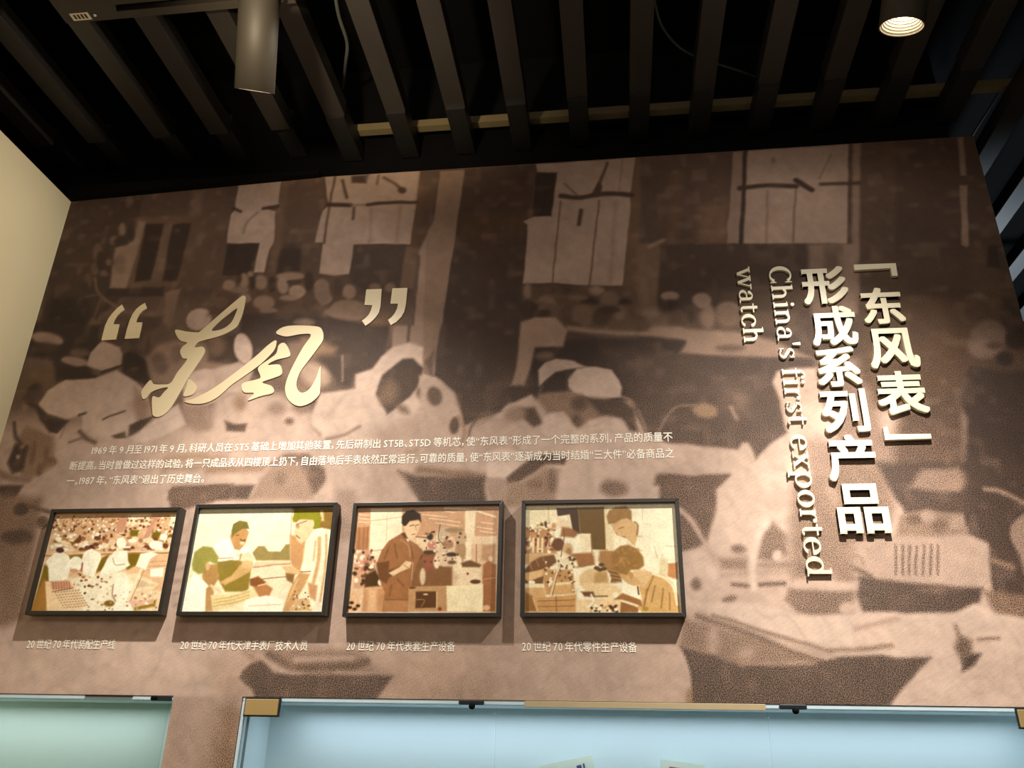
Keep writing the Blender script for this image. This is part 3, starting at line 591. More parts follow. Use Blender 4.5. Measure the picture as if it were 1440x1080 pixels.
# ------------------------------------------------------------------ lettering helpers
def glyph_mesh(ch, off=0.0, ext=0.0, bev=0.0, res=3):
    cu = bpy.data.curves.new('g', 'FONT'); cu.body = ch; cu.size = 1; cu.offset = off; cu.extrude = ext; cu.bevel_depth = bev; cu.resolution_u = res
    me = curve_to_mesh(cu)
    n = len(me.vertices); v = np.empty(n*3); me.vertices.foreach_get('co', v)
    return v.reshape(-1, 3), [tuple(p.vertices) for p in me.polygons], me
GC = {}
def glyph(ch):
    if ch not in GC:
        v, f, me = glyph_mesh(ch, res=2); bpy.data.meshes.remove(me); n = len(v); e_ = .010
        GC[ch] = (np.vstack([v+np.array([a, b, c_]) for a, b, c_ in ((e_, 0, 0), (-e_, 0, 1), (0, e_, 2), (0, -e_, 3))]), [tuple(i+k*n for i in q) for k in range(4) for q in f])
    return GC[ch]
PR = mat('printed_white_ink', (248, 240, 225), .5, var=.03)
EMS = None
def text_line(s, a, b, h, skip=0.0):
    """one line of print: baseline from pixel a to pixel b measured on the photograph, laid on the wall plane"""
    x0, z0 = P(*a); x1, z1 = P(*b); z0 = z1 = (z0+z1)/2 if abs(z0-z1) < .02 else z0
    V = []; Fc = []; x = 0; n = 0
    for ch in s:
        if ch == ' ': x += .22; continue
        v, f = glyph(ch); v = v.copy()
        cjk = ord(ch) > 0x2fff
        if ch in '，。、':
            w0 = v[:, 0].min(); v[:, 0] += -w0+.06; adv = .52
        elif cjk: v[:, 0] += (1-(v[:, 0].max()+v[:, 0].min()))/2-0; adv = 1.0
        else:
            w0, w1 = v[:, 0].min(), v[:, 0].max(); v *= 1.0; v[:, 0] += -w0+.05; adv = w1-w0+.09
        v[:, 0] += x; x += adv
        V.append(v); Fc += [tuple(i+n for i in q) for q in f]; n += len(v)
    V = np.vstack(V); k = (x1-x0)/(V[:, 0].max()-V[:, 0].min())
    co = np.stack([x0+(V[:, 0]-V[:, 0].min())*k, WY-.0010-V[:, 2]*.00012, z0+V[:, 1]*h], 1)
    me = bpy.data.meshes.new('printed_text'); me.from_pydata(co.tolist(), [], Fc)
    return link('printed_text', me, PR, wall)
text_line('1969 年 9 月至 1971 年 9 月，科研人员在 ST5 基础上增加其他装置，先后研制出 ST5B、ST5D 等机芯，使“东风表”形成了一个完整的系列，产品的质量不', (128, 641), (946, 617), .0365)
text_line('断提高。当时曾做过这样的试验，将一只成品表从四楼顶上扔下，自由落地后手表依然正常运行。可靠的质量，使“东风表”逐渐成为当时结婚“三大件”必备商品之', (97, 662), (948, 641), .0365)
text_line('一。1987 年，“东风表”退出了历史舞台。', (93, 682), (287, 677.5), .0365)
text_line('20 世纪 70 年代装配生产线', (37, 911), (161, 912), .0335)
text_line('20 世纪 70 年代天津手表厂技术人员', (253, 913), (432, 913.5), .0335)
text_line('20 世纪 70 年代表套生产设备', (487, 914), (640, 915), .0335)
text_line('20 世纪 70 年代零件生产设备', (734, 915), (896, 916), .0335)

# ------------------------------------------------------------------ raised cream characters (right)
CREAM = mat('cream_acrylic', (226, 214, 186), .4, scale=5, var=.03)
def raised(ch, cx, cy, hpx, label, wscale=1.0, name='raised_character', bold=.025, xc=None):
    v, f, me = glyph_mesh(ch, ext=.07, res=4); bpy.data.meshes.remove(me); n = len(v)
    dirs = [(bold*a, bold*b) for a, b in ((-1, -1), (1, -1), (1, 1), (-1, 1), (0, 1), (0, -1), (1, 0), (-1, 0), (0, 0))]
    v = np.vstack([v+np.array([a, b, 0]) for a, b in dirs]); f = [tuple(i+k*n for i in q) for k in range(len(dirs)) for q in f]
    X, Z = P(cx, cy)
    if xc is not None: X = xc
    z0 = P(cx, cy-hpx/2)[1]; z1 = P(cx, cy+hpx/2)[1]
    mx = (v.max(0)+v.min(0))/2; s = (z0-z1)/(v[:, 1].max()-v[:, 1].min()); s2 = s*wscale
    yy = v[:, 2]; D = .014+.00015*np.repeat(np.arange(len(dirs)), n)
    co = np.stack([(v[:, 0]-mx[0])*s2, -(yy-yy.min())/(yy.max()-yy.min())*D, (v[:, 1]-mx[1])*s], 1)
    me = bpy.data.meshes.new(name); me.from_pydata(co.tolist(), [], f); me.update()
    o = link(name, me, CREAM); o.location = (X, WY-.0005, Z)
    return tag(o, label, 'letter')
col1 = [('风', 1254, 492, 56, 'raised cream character with an x stroke inside its frame, second of the right column'),
        ('东', 1239.5, 432.5, 51, 'raised cream character below the opening corner bracket, right column'),
        ('表', 1266, 554.5, 61, 'raised cream character just above the closing corner bracket, right column')]
for ch, x, y, h, lab in col1: raised(ch, x, y, h, lab, 1.0)
for ch, x, y, h, lab in [('形', 1158.5, 404, 52, 'topmost raised cream character of the left column, three slanting strokes at right'),
                         ('成', 1171, 460.5, 55, 'second raised cream character of the left column, long sweeping hook'),
                         ('系', 1177, 518, 56, 'third raised cream character of the left column, small dots either side of a stem'),
                         ('列', 1186.5, 579.5, 61, 'fourth raised cream character of the left column, two upright strokes at right'),
                         ('产', 1195.5, 645.5, 65, 'fifth raised cream character of the left column, wide roof over one falling stroke'),
                         ('品', 1211, 716.5, 70, 'lowest raised cream character of the left column, three square boxes')]:
    raised(ch, x, y, h, lab, 1.0)
def bracket(cx, pts, label):
    W_ = [P(*q) for q in pts]; X = sum(a for a, _ in W_)/len(W_); Z = sum(b for _, b in W_)/len(W_)
    n = len(W_); b = MB(); b.add([(a-X, 0, c-Z) for a, c in W_]+[(a-X, -.014, c-Z) for a, c in W_],
        [tuple(range(n))[::-1], tuple(range(n, 2*n))]+[(i, (i+1) % n, (i+1) % n+n, i+n) for i in range(n)])
    o = b.build('corner_bracket', CREAM, bevel=.001); o.location = (X, WY-.0005, Z); tag(o, label, 'bracket')
bracket(0, [(1199, 375), (1258, 373), (1261, 391), (1253, 391), (1251, 380), (1200, 383)], 'raised cream opening corner bracket at the top of the right column')
bracket(0, [(1240, 603), (1246, 602), (1249, 613), (1307, 612), (1308, 619), (1243, 621)], 'raised cream closing corner bracket at the foot of the right column')

# serif latin letters, drawn from strips; em box, baseline 0
def R(x0, y0, x1, y1): return [[(x0, y0), (x1, y0), (x1, y1), (x0, y1)]]
def A(cx, cy_, ro, so, ri, si, a0, a1, n=14, ox=0, oy=0):
    q = []; t = np.radians(np.linspace(a0, a1, n+1))
    for a, b in zip(t, t[1:]):
        q.append([(cx+ox+ri*math.cos(a), cy_+oy+si*math.sin(a)), (cx+ro*math.cos(a), cy_+so*math.sin(a)), (cx+ro*math.cos(b), cy_+so*math.sin(b)), (cx+ox+ri*math.cos(b), cy_+oy+si*math.sin(b))])
    return q
def B(x0, y0, x1, y1, wd): return [[(x0-wd/2, y0), (x1-wd/2, y1), (x1+wd/2, y1), (x0+wd/2, y0)]]
def dot(x, y, r): return [[(x+r*math.cos(t), y+r*math.sin(t)) for t in np.linspace(0, 2*math.pi, 12, endpoint=False)]]
H_ = .046
def foot(x, y=0, e=.05, s=.1): return R(x-e, y, x+s+e, y+H_)
def flag(x, y, s=.1): return [[(x-.06, y-.035), (x+s*.5, y-.05), (x+s, y), (x-.06, y-.012)]]
ring = lambda c: A(c, .24, .255, .26, .125, .212, 0, 360, 24)
GL = {
 'C': (.70, A(.36, .36, .34, .38, .20, .33, 38, 322, 22)+R(.60, .50, .632, .73)+R(.60, .0, .632, .2)),
 'h': (.60, R(.075, 0, .19, .72)+foot(.08)+flag(.08, .72)+A(.30, .32, .195, .175, .085, .11, 0, 155)+R(.385, 0, .495, .33)+foot(.39)),
 'i': (.31, R(.095, 0, .21, .48)+foot(.10)+flag(.10, .48)+dot(.15, .64, .062)),
 'n': (.60, R(.075, 0, .19, .48)+foot(.08)+flag(.08, .48)+A(.30, .32, .195, .175, .085, .11, 0, 155)+R(.385, 0, .495, .33)+foot(.39)),
 'a': (.53, R(.32, .05, .42, .36)+A(.26, .35, .16, .135, .06, .10, 0, 165)+dot(.135, .37, .055)+A(.24, .14, .21, .15, .11, .11, 55, 330)+A(.47, .07, .15, .07, .05, .035, 180, 300)+R(.40, 0, .5, .03)),
 "'": (.22, [[(.06, .72), (.17, .72), (.14, .47), (.09, .47)]]),
 's': (.44, A(.21, .355, .16, .13, .075, .095, 30, 250)+A(.22, .13, .17, .135, .075, .1, -150, 70)+B(.13, .33, .31, .16, .15)+R(.335, .33, .365, .48)+R(.045, .005, .075, .15)),
 'f': (.35, R(.095, 0, .21, .58)+foot(.10)+R(.03, .435, .34, .48)+A(.27, .57, .17, .155, .07, .12, 55, 180)+dot(.345, .645, .055)),
 'r': (.45, R(.075, 0, .19, .48)+foot(.08, e=.055)+flag(.08, .48)+A(.31, .33, .16, .155, .10, .12, 75, 175)+dot(.37, .425, .06)),
 't': (.37, R(.11, .1, .21, .60)+R(.02, .435, .34, .48)+A(.24, .12, .13, .125, .03, .085, 180, 325)),
 'e': (.53, A(.28, .24, .255, .26, .125, .212, 8, 325, 24)+R(.14, .245, .52, .278)+R(.41, .26, .525, .30)),
 'x': (.58, B(.14, .47, .44, .01, .13)+B(.45, .47, .12, .01, .045)+R(.02, .435, .26, .48)+R(.36, .435, .55, .48)+R(.02, 0, .22, .035)+R(.33, 0, .57, .035)),
 'p': (.60, R(.08, -.22, .18, .48)+foot(.08, -.22)+flag(.08, .48)+A(.31, .24, .255, .26, .125, .212, -155, 155, 24)),
 'o': (.56, ring(.28)),
 'd': (.62, R(.42, 0, .52, .72)+flag(.42, .72)+R(.42, 0, .59, .04)+A(.29, .24, .255, .26, .125, .212, 25, 335, 24)),
 'w': (.84, B(.10, .47, .27, 0, .11)+B(.42, .47, .27, 0, .04)+B(.44, .47, .60, 0, .11)+B(.75, .47, .60, 0, .04)+R(0, .435, .22, .48)+R(.34, .435, .55, .48)+R(.66, .435, .86, .48)),
 'c': (.50, A(.28, .24, .255, .26, .125, .212, 45, 325, 22)+dot(.435, .375, .062)),
 ' ': (.26, [])}
def serif_col(s, xb, ztop, zbot, em, what):
    tot = sum(GL[c][0] for c in s); k = (ztop-zbot)/tot; z = ztop; word = 0; words = s.split(); seen = {}
    for i, c in enumerate(s):
        adv, quads = GL[c]
        if c == ' ': word += 1; z -= adv*k; continue
        b = MB()
        for q in quads:
            n = len(q); v = [(y*em, x*k) for x, y in q]      # up of the letter points right, the line runs down
            dq = -.011-.00009*(quads.index(q) % 17)
            b.add([(a, 0, -e) for a, e in v]+[(a, dq, -e) for a, e in v],
                  [tuple(range(n)), tuple(range(2*n-1, n-1, -1))]+[((j+1) % n, j, j+n, (j+1) % n+n) for j in range(n)])
        zo = z
        o = b.build('raised_letter', CREAM); o.location = (xb(z), WY-.0005, zo)
        wd = words[word] if word < len(words) else words[-1]
        idx = s[:i].count(c, s[:i].rfind(' ')+1); nm = 'apostrophe' if c == "'" else 'letter '+c
        tag(o, 'raised cream serif %s%s of the sideways word %s %s' % (('second ' if idx else ''), nm, wd, what), 'letter')
        z -= adv*k
xb0, zt0 = P(1079.5, 377); xb1, zb0 = P(1136, 813)
serif_col("China's first exported", lambda z: (xb0+P(1133, 790)[0])/2, zt0, zb0, .100, 'in the long column')
xb2, zt2 = P(1036, 378); zb2 = P(1045, 486)[1]
serif_col("watch", lambda z: (xb2+P(1043, 470)[0])/2, zt2, zb2, .095, 'in the short column')

# ------------------------------------------------------------------ flat cream calligraphy and quotation marks (left)
GOLD = mat('cream_vinyl_relief', (226, 206, 168), .45, scale=4, var=.05)
def cut(name, tile, outlines, holes, label, cat='letter', th=.004, sm=True):
    ox, oy, k = tile
    cu = bpy.data.curves.new('c', 'CURVE'); cu.dimensions = '2D'; cu.fill_mode = 'BOTH'; cu.extrude = th/2
    allp = [[P(ox+x/k, oy+y/k) for x, y in pts] for pts in outlines+holes]
    X = sum(p[0] for p in allp[0])/len(allp[0]); Z = sum(p[1] for p in allp[0])/len(allp[0])
    for pts in allp:
        q = smooth_pts(pts, 4) if sm else pts
        sp_ = cu.splines.new('POLY'); sp_.points.add(len(q)-1); sp_.use_cyclic_u = True
        for pt, (a, b) in zip(sp_.points, q): pt.co = (a-X, b-Z, 0, 1)
    me = curve_to_mesh(cu); v = np.empty(len(me.vertices)*3); me.vertices.foreach_get('co', v); v = v.reshape(-1, 3)
    me.vertices.foreach_set('co', np.stack([v[:, 0], -(v[:, 2]+th/2), v[:, 1]], 1).ravel()); me.update(); me.materials.clear()
    o = link(name, me, GOLD); o.location = (X, WY-.0003, Z)
    return tag(o, label, cat)
ta = (130, 380, 4.5); tb = (340, 380, 4.5)
cut('brush_character', ta, [[(530, 380), (600, 391), (665, 396), (692, 384), (800, 290), (930, 180), (962, 165), (972, 185), (955, 270), (930, 335), (905, 370), (820, 415), (700, 448), (665, 465), (652, 492), (700, 487), (715, 515), (690, 565), (640, 640), (600, 700), (520, 840), (470, 905), (420, 930), (388, 922), (382, 890), (383, 803), (425, 808), (455, 775), (482, 744), (430, 752), (375, 775), (345, 810), (322, 815), (312, 775), (335, 735), (370, 698), (390, 722), (440, 726), (497, 717), (540, 650), (602, 568), (575, 560), (558, 520), (572, 488), (602, 462), (560, 448), (535, 415)],
    [(612, 692), (648, 715), (663, 745), (645, 782), (612, 797), (578, 797), (597, 745)]], [[(757, 385), (800, 335), (860, 285), (917, 244), (908, 280), (880, 335), (825, 375)]],
    'large cream brush-script character left of the pair between the quotation marks', 'calligraphy')
cut('brush_character', ta, [[(585, 832), (640, 816), (760, 755), (900, 655), (1035, 548), (1110, 480), (1158, 447), (1167, 462), (1148, 515), (1065, 598), (945, 685), (880, 730), (800, 802), (720, 842), (640, 848)],
    [(1207, 462), (1230, 475), (1253, 525), (1245, 550), (1165, 570), (1112, 602), (1185, 600), (1202, 640), (1195, 665), (1145, 686), (1077, 712), (1135, 735), (1151, 765), (1135, 783), (1065, 800), (995, 825), (990, 818), (1025, 780), (965, 776), (947, 745), (960, 715), (1055, 690), (1065, 670), (1050, 630), (1065, 605), (1115, 570), (1165, 530), (1180, 480)],
    [(1165, 395), (1205, 365), (1275, 353), (1415, 358), (1455, 380), (1463, 440), (1425, 500), (1365, 580), (1315, 650), (1293, 720), (1305, 765), (1335, 778), (1375, 755), (1415, 690), (1440, 620), (1447, 625), (1443, 760), (1430, 800), (1375, 845), (1305, 862), (1245, 825), (1222, 760), (1235, 690), (1275, 600), (1335, 490), (1385, 412), (1315, 408), (1235, 422), (1185, 412)]], [],
    'large cream brush-script character with a long diagonal stroke and big hook, right of the pair', 'calligraphy')
def quote(tile, pts, n, label):
    q = [np.array(p, float) for p in pts]
    cut('quotation_mark', tile, [pts], [], label, 'quotation mark', sm=False)
quote(ta, [(60, 447), (70, 405), (85, 350), (105, 308), (130, 275), (158, 245), (190, 220), (205, 250), (180, 270), (160, 290), (142, 318), (132, 345), (173, 345), (152, 440)], 0, 'cream opening quotation mark stroke, leftmost, outer one of the pair')
quote(ta, [(207, 437), (222, 375), (240, 318), (258, 280), (280, 250), (305, 228), (335, 210), (347, 242), (322, 258), (300, 280), (286, 305), (278, 333), (318, 333), (298, 432)], 0, 'cream opening quotation mark stroke nearer the brush characters')
quote(tb, [(790, 125), (887, 122), (880, 230), (870, 270), (850, 300), (820, 330), (785, 355), (762, 322), (785, 306), (805, 285), (820, 255), (828, 225), (778, 222)], 0, 'cream closing quotation mark stroke nearer the brush characters')
quote(tb, [(955, 118), (1050, 115), (1040, 220), (1030, 265), (1010, 300), (980, 330), (945, 350), (927, 318), (950, 300), (970, 275), (985, 245), (990, 215), (942, 215)], 0, 'cream closing quotation mark stroke, rightmost of the four')

# ------------------------------------------------------------------ framed photographs
FRAME = mat('frame_black_lacquer', (42, 38, 34), .35, scale=30)
BACKM = mat('frame_backing', (90, 80, 70), .7)
PHOTO = print_mat('photo_print', .3, grain=.12, weave=0, spec=.4)
def framed(corners, label, paint, base):
    W_ = [P(x, y, WY-.04) for x, y in corners]        # TL TR BL BR on the front of the frame
    x0 = (W_[0][0]+W_[2][0])/2; x1 = (W_[1][0]+W_[3][0])/2; z1 = (W_[0][1]+W_[1][1])/2; z0 = (W_[2][1]+W_[3][1])/2
    cx = (x0+x1)/2; cz = (z0+z1)/2; hw = (x1-x0)/2; hh = (z1-z0)/2; wd = .0125
    e = empty('framed_photograph', (cx, WY, cz)); tag(e, label, 'picture', 'framed photographs under the paragraph')
    for (a, b, flip) in (((-hw, hh), (hw, hh), 0), ((hw, hh), (hw, -hh), 0), ((hw, -hh), (-hw, -hh), 0), ((-hw, -hh), (-hw, hh), 0)):
        A_ = Vector((a[0], 0, a[1])); B_ = Vector((b[0], 0, b[1])); d = (B_-A_).normalized()
        n = Vector((-a[0]-b[0], 0, -a[1]-b[1])).normalized()
        ai = A_+n*wd+d*wd; bi = B_+n*wd-d*wd
        v = []
        for y in (-.001, -.04):
            v += [A_+Vector((0, y, 0)), B_+Vector((0, y, 0)), bi+Vector((0, y, 0)), ai+Vector((0, y, 0))]
        b_ = MB(); b_.add(v, [(3, 2, 1, 0), (4, 5, 6, 7), (0, 1, 5, 4), (1, 2, 6, 5), (2, 3, 7, 6), (3, 0, 4, 7)])
        b_.build('frame_rail', FRAME, e, bevel=.0012)
    MB().box((-hw+wd, -.026, -hh+wd), (hw-wd, -.004, hh-wd)).build('backing', BACKM, e)
    Y = WY-.0275
    c = Canvas(cx-hw+wd, cx+hw-wd, cz-hh+wd, cz+hh-wd, .0021, Y, base, warp=.0012)
    paint(c)
    c.C *= (1+.07*(vnoise(c.X, c.Z, .02, 5)-.5)+.06*(vnoise(c.X, c.Z, .006, 6)-.5))[..., None]
    me = c.mesh('photograph', Y)
    co = np.empty(len(me.vertices)*3); me.vertices.foreach_get('co', co); co = co.reshape(-1, 3)-np.array([cx, WY, cz])
    me.vertices.foreach_set('co', co.ravel()); me.update()
    link('photograph', me, PHOTO, e)
CR = (246, 238, 206)
def ph1(c):
    c.T(20, 690, 4.5); r = random.Random(3)
    br = (170, 115, 75); dk = (110, 60, 35); ol = (120, 95, 20); wh = (250, 242, 215); pk = (225, 190, 155)
    c.poly([(230, 130), (1050, 120), (1030, 380), (220, 400)], (215, 170, 125), 8)
    c.poly([(990, 150), (1050, 150), (1040, 230), (980, 230)], (250, 235, 190), 4); c.poly([(720, 150), (870, 145), (850, 215), (700, 215)], (245, 225, 180), 4)
    for x, y, a, b in ((630, 185, 12, 14), (800, 190, 34, 12), (560, 175, 10, 16)): c.ell(x, y, a, b, br, soft=3)
    for _ in range(330):
        y = r.uniform(160, 300); x = r.uniform(240, 1030-(y-160)*.1); k = .5+(y-160)/200
        col = r.choice([wh, wh, pk, br, dk, dk, (235, 205, 160)])
        c.ell(x, y, r.uniform(5, 13)*k, r.uniform(5, 13)*k, col, soft=2)
    for q in ([(665, 165), (720, 165), (690, 265), (640, 265)], [(885, 165), (915, 165), (850, 300), (815, 300)]): c.poly(q, (200, 145, 115), 3)
    for q in ([(880, 262), (930, 262), (905, 320), (855, 315)], [(730, 245), (790, 250), (780, 290), (735, 290)], [(960, 280), (1000, 280), (990, 335), (950, 325)], [(250, 315), (400, 318), (370, 345), (330, 362), (245, 340)]): c.poly(q, ol, 4)
    for _ in range(120):
        y = r.uniform(300, 380); x = r.uniform(230, 1000); k = 1.2
        c.ell(x, y, r.uniform(8, 22)*k, r.uniform(6, 16)*k, r.choice([wh, wh, pk, (240, 215, 170), br, dk]), soft=3)
    c.poly([(200, 385), (1010, 375), (990, 520), (180, 560)], (225, 185, 140), 6)
    c.line([(330, 405), (620, 395), (1000, 378)], 10, (235, 205, 165), 3); c.line([(200, 415), (560, 400), (1000, 392)], 7, (150, 95, 60), 3)
    for q in ([(190, 470), (215, 480), (225, 560), (180, 760), (110, 760)], [(515, 520), (545, 430), (600, 400), (570, 500)], [(700, 400), (800, 395), (775, 470), (720, 500), (700, 480)], [(340, 410), (440, 405), (420, 470), (345, 470)]): c.poly(q, ol, 5)
    c.poly([(100, 765), (180, 560), (230, 575), (200, 765)], (165, 115, 50), 6)
    c.poly([(840, 430), (980, 420), (960, 640), (800, 620), (780, 520)], (225, 180, 135), 5)
    for y in (450, 480, 500): c.line([(850, y), (960, y-6)], 5, (190, 140, 100), 2)
    c.poly([(860, 495), (950, 485), (940, 545), (860, 545)], wh, 3)
    c.poly([(700, 540), (770, 520), (915, 590), (880, 625), (760, 640), (690, 690)], (240, 215, 170), 4); c.poly([(780, 560), (890, 600), (770, 620)], (215, 185, 150), 3)
    c.poly([(330, 560), (700, 510), (760, 600), (700, 765), (440, 765)], (245, 232, 200), 6)
    for _ in range(70): c.ell(r.uniform(330, 640), r.uniform(520, 760), r.uniform(4, 13), r.uniform(3, 9), r.choice([pk, (200, 165, 130), dk, wh, br]), soft=2)
    # workers from behind
    c.poly([(200, 450), (255, 395), (300, 385), (345, 410), (360, 450), (340, 550), (290, 575), (218, 570), (215, 490)], wh, 3); c.ell(290, 376, 26, 17, (80, 40, 40), soft=3)
    c.poly([(415, 470), (440, 390), (490, 368), (545, 395), (550, 430), (520, 500), (505, 545), (440, 530)], wh, 3); c.ell(490, 356, 16, 12, (80, 40, 35), soft=3)
    c.ell(390, 460, 42, 46, wh, soft=3); c.ell(378, 505, 26, 12, (200, 150, 120), soft=3); c.line([(430, 460), (425, 505)], 12, (150, 80, 70), 3)
    c.poly([(540, 525), (590, 430), (640, 380), (715, 378), (722, 445), (735, 470), (690, 500), (600, 530)], wh, 3); c.ell(680, 330, 32, 34, wh, soft=3); c.line([(625, 425), (640, 470), (700, 465)], 5, (170, 140, 100), 2)
    c.poly([(770, 475), (800, 400), (870, 385), (910, 400), (860, 430), (830, 500)], wh, 3); c.ell(895, 345, 42, 28, wh, soft=3); c.ell(945, 290, 24, 18, wh, soft=3)
    c.ell(678, 635, 56, 88, wh, soft=3); c.line([(625, 600), (620, 660), (640, 700)], 7, (150, 110, 80), 3); c.poly([(620, 765), (640, 710), (740, 710), (755, 765)], wh, 3)
    c.line([(800, 500), (760, 600), (720, 690)], 16, (248, 225, 185), 3); c.line([(820, 505), (780, 600), (735, 700)], 4, (160, 110, 70), 2)
    c.ell(600, 715, 34, 20, (130, 95, 30), soft=4); c.poly([(760, 740), (900, 690), (890, 730), (760, 760)], (150, 120, 30), 4); c.poly([(720, 700), (880, 690), (880, 715), (750, 740)], (225, 180, 150), 3)
    # slotted trays in front
    c.poly([(195, 575), (350, 560), (465, 725), (430, 745), (250, 765), (205, 740)], (238, 205, 160), 3); c.poly([(230, 575), (345, 568), (365, 615), (240, 630)], (205, 150, 115), 3)
    for i in range(7): c.line([(245+i*17, 580), (250+i*17, 622)], 5, (150, 95, 75), 2)
    for j in range(7):
        for i in range(9): c.ell(262+i*18+j*9, 645+j*16-i*2, 6, 4, (170, 140, 110), soft=2)
    c.line([(240, 640), (370, 615)], 6, (120, 80, 60), 2)
    for _ in range(40): c.ell(r.uniform(540, 900), r.uniform(640, 760), r.uniform(3, 9), r.uniform(3, 7), r.choice([wh, (200, 170, 120), br]), soft=2)
def ph2(c):
    c.T(230, 690, 4.5); cream = (228, 222, 192); ol = (150, 132, 70); br = (185, 135, 85); sk = (208, 165, 110)
    c.poly([(160, 100), (820, 100), (800, 460), (100, 460)], cream, 6); c.poly([(190, 340), (340, 350), (340, 400), (200, 420)], (225, 225, 190), 14)
    c.line([(815, 110), (800, 330)], 6, (190, 150, 110), 2)
    c.poly([(820, 110), (1100, 110), (1085, 260), (960, 250), (830, 200)], (140, 105, 45), 4); c.poly([(990, 125), (1010, 125), (1015, 190), (995, 190)], (215, 190, 140), 4)
    c.poly([(800, 280), (900, 300), (870, 520), (800, 470)], (195, 145, 95), 5)
    c.poly([(560, 395), (600, 350), (640, 352), (665, 385), (740, 385), (775, 340), (800, 340), (800, 445), (570, 440)], (150, 130, 75), 3)
    c.poly([(545, 450), (800, 440), (810, 470), (560, 492)], (235, 200, 160), 3); c.line([(555, 485), (800, 462)], 8, (170, 110, 75), 3)
    c.poly([(480, 500), (800, 470), (860, 700), (480, 700)], (238, 215, 180), 8); c.line([(620, 560), (790, 545)], 6, (120, 95, 65), 2)
    # middle man
    c.poly([(322, 350), (350, 320), (420, 300), (450, 375), (540, 350), (585, 440), (560, 490), (440, 520), (330, 430)], (246, 240, 215), 3)
    c.poly([(420, 440), (560, 440), (540, 620), (520, 640), (390, 640), (345, 560), (345, 470)], (140, 118, 45), 4)
    c.poly([(420, 290), (440, 240), (520, 235), (542, 260), (520, 330), (480, 378), (450, 370), (425, 320)], (190, 142, 88), 3)
    c.poly([(428, 255), (440, 210), (480, 188), (530, 195), (544, 240), (500, 240), (450, 275), (432, 300)], (120, 105, 48), 3)
    c.line([(485, 310), (510, 318), (515, 308)], 6, (70, 45, 20), 2); c.ell(500, 332, 18, 10, (225, 190, 145), soft=2); c.line([(455, 285), (475, 282)], 4, (90, 60, 30), 2)
    c.poly([(455, 400), (540, 385), (580, 430), (550, 470), (480, 440)], (222, 205, 165), 5); c.line([(490, 400), (480, 440), (460, 470)], 7, (160, 125, 75), 3)
    c.line([(350, 430), (440, 425)], 5, (150, 120, 70), 2)
    c.poly([(355, 580), (430, 540), (480, 470), (560, 465), (550, 510), (450, 570), (390, 600)], (205, 165, 105), 4); c.ell(530, 465, 40, 26, (215, 178, 125), soft=4)
    # left man
    c.poly([(110, 765), (135, 620), (190, 530), (250, 560), (280, 600), (275, 680), (262, 765)], (252, 246, 222), 3)
    c.poly([(250, 470), (345, 462), (365, 500), (350, 555), (320, 600), (290, 605), (245, 560)], (178, 135, 78), 4)
    c.poly([(180, 470), (195, 390), (250, 352), (310, 360), (350, 420), (340, 465), (290, 450), (265, 470), (260, 520), (220, 530), (185, 505)], (150, 142, 68), 4)
    c.ell(280, 480, 14, 26, (210, 170, 115), soft=3); c.poly([(340, 450), (440, 440), (440, 500), (370, 560), (345, 520)], (140, 120, 50), 4)
    c.poly([(270, 620), (300, 590), (320, 640), (310, 765), (262, 765)], (185, 140, 90), 4)
    c.poly([(300, 660), (480, 650), (580, 610), (560, 570), (620, 580), (650, 610), (600, 650), (540, 690), (400, 745), (310, 765)], (226, 205, 150), 5)
    for y in (690, 710, 730): c.line([(320, y), (460, y-25), (540, y-50)], 6, (190, 155, 90), 4)
    c.line([(300, 600), (360, 640)], 14, (235, 200, 155), 4)
    c.poly([(545, 560), (600, 540), (650, 580), (600, 620), (550, 600)], (130, 80, 40), 4); c.poly([(570, 610), (640, 585), (692, 620), (660, 690), (610, 680)], (175, 120, 72), 4); c.line([(600, 600), (660, 590)], 8, (225, 185, 130), 3)
    # right man
    c.poly([(940, 245), (1000, 235), (1085, 250), (1060, 500), (1010, 765), (940, 765), (925, 600), (930, 530), (865, 500), (905, 380)], (243, 228, 195), 3)
    for p_, w_ in (([(985, 300), (980, 450), (950, 580)], 26), ([(1030, 280), (1025, 480), (990, 700)], 14), ([(960, 320), (950, 440)], 10)): c.line(p_, w_, (200, 160, 110), 4)
    c.poly([(915, 580), (975, 600), (960, 700), (925, 680)], (190, 140, 95), 5)
    c.poly([(835, 205), (860, 180), (940, 180), (955, 235), (915, 300), (870, 335), (840, 310), (822, 265)], (228, 192, 148), 3)
    c.poly([(815, 175), (835, 130), (870, 120), (970, 125), (1000, 170), (985, 235), (945, 240), (935, 185), (870, 178), (820, 200)], (135, 130, 28), 3)
    c.ell(940, 208, 12, 24, (232, 195, 150), soft=3); c.line([(840, 215), (905, 190)], 4, (80, 55, 40), 1.6); c.ell(848, 225, 12, 14, (150, 105, 75), soft=3, al=.7); c.line([(838, 285), (860, 300)], 6, (110, 60, 40), 2)
    c.poly([(860, 515), (930, 525), (900, 590), (800, 765), (755, 765), (790, 640)], (196, 150, 98), 4); c.line([(850, 560), (785, 700)], 8, (225, 185, 130), 3); c.line([(862, 512), (930, 510)], 6, (110, 70, 45), 2)
    c.poly([(745, 480), (800, 475), (870, 515), (830, 535), (780, 525)], (215, 175, 125), 3); c.poly([(770, 520), (830, 530), (820, 590), (780, 570)], (130, 95, 50), 4)
    c.poly([(520, 690), (650, 665), (760, 690), (750, 765), (500, 765)], (250, 238, 212), 4); c.line([(540, 730), (740, 720)], 4, (210, 170, 130), 2)
    c.poly([(800, 745), (850, 680), (920, 690), (935, 760), (800, 765)], (205, 165, 115), 4); r = random.Random(5)
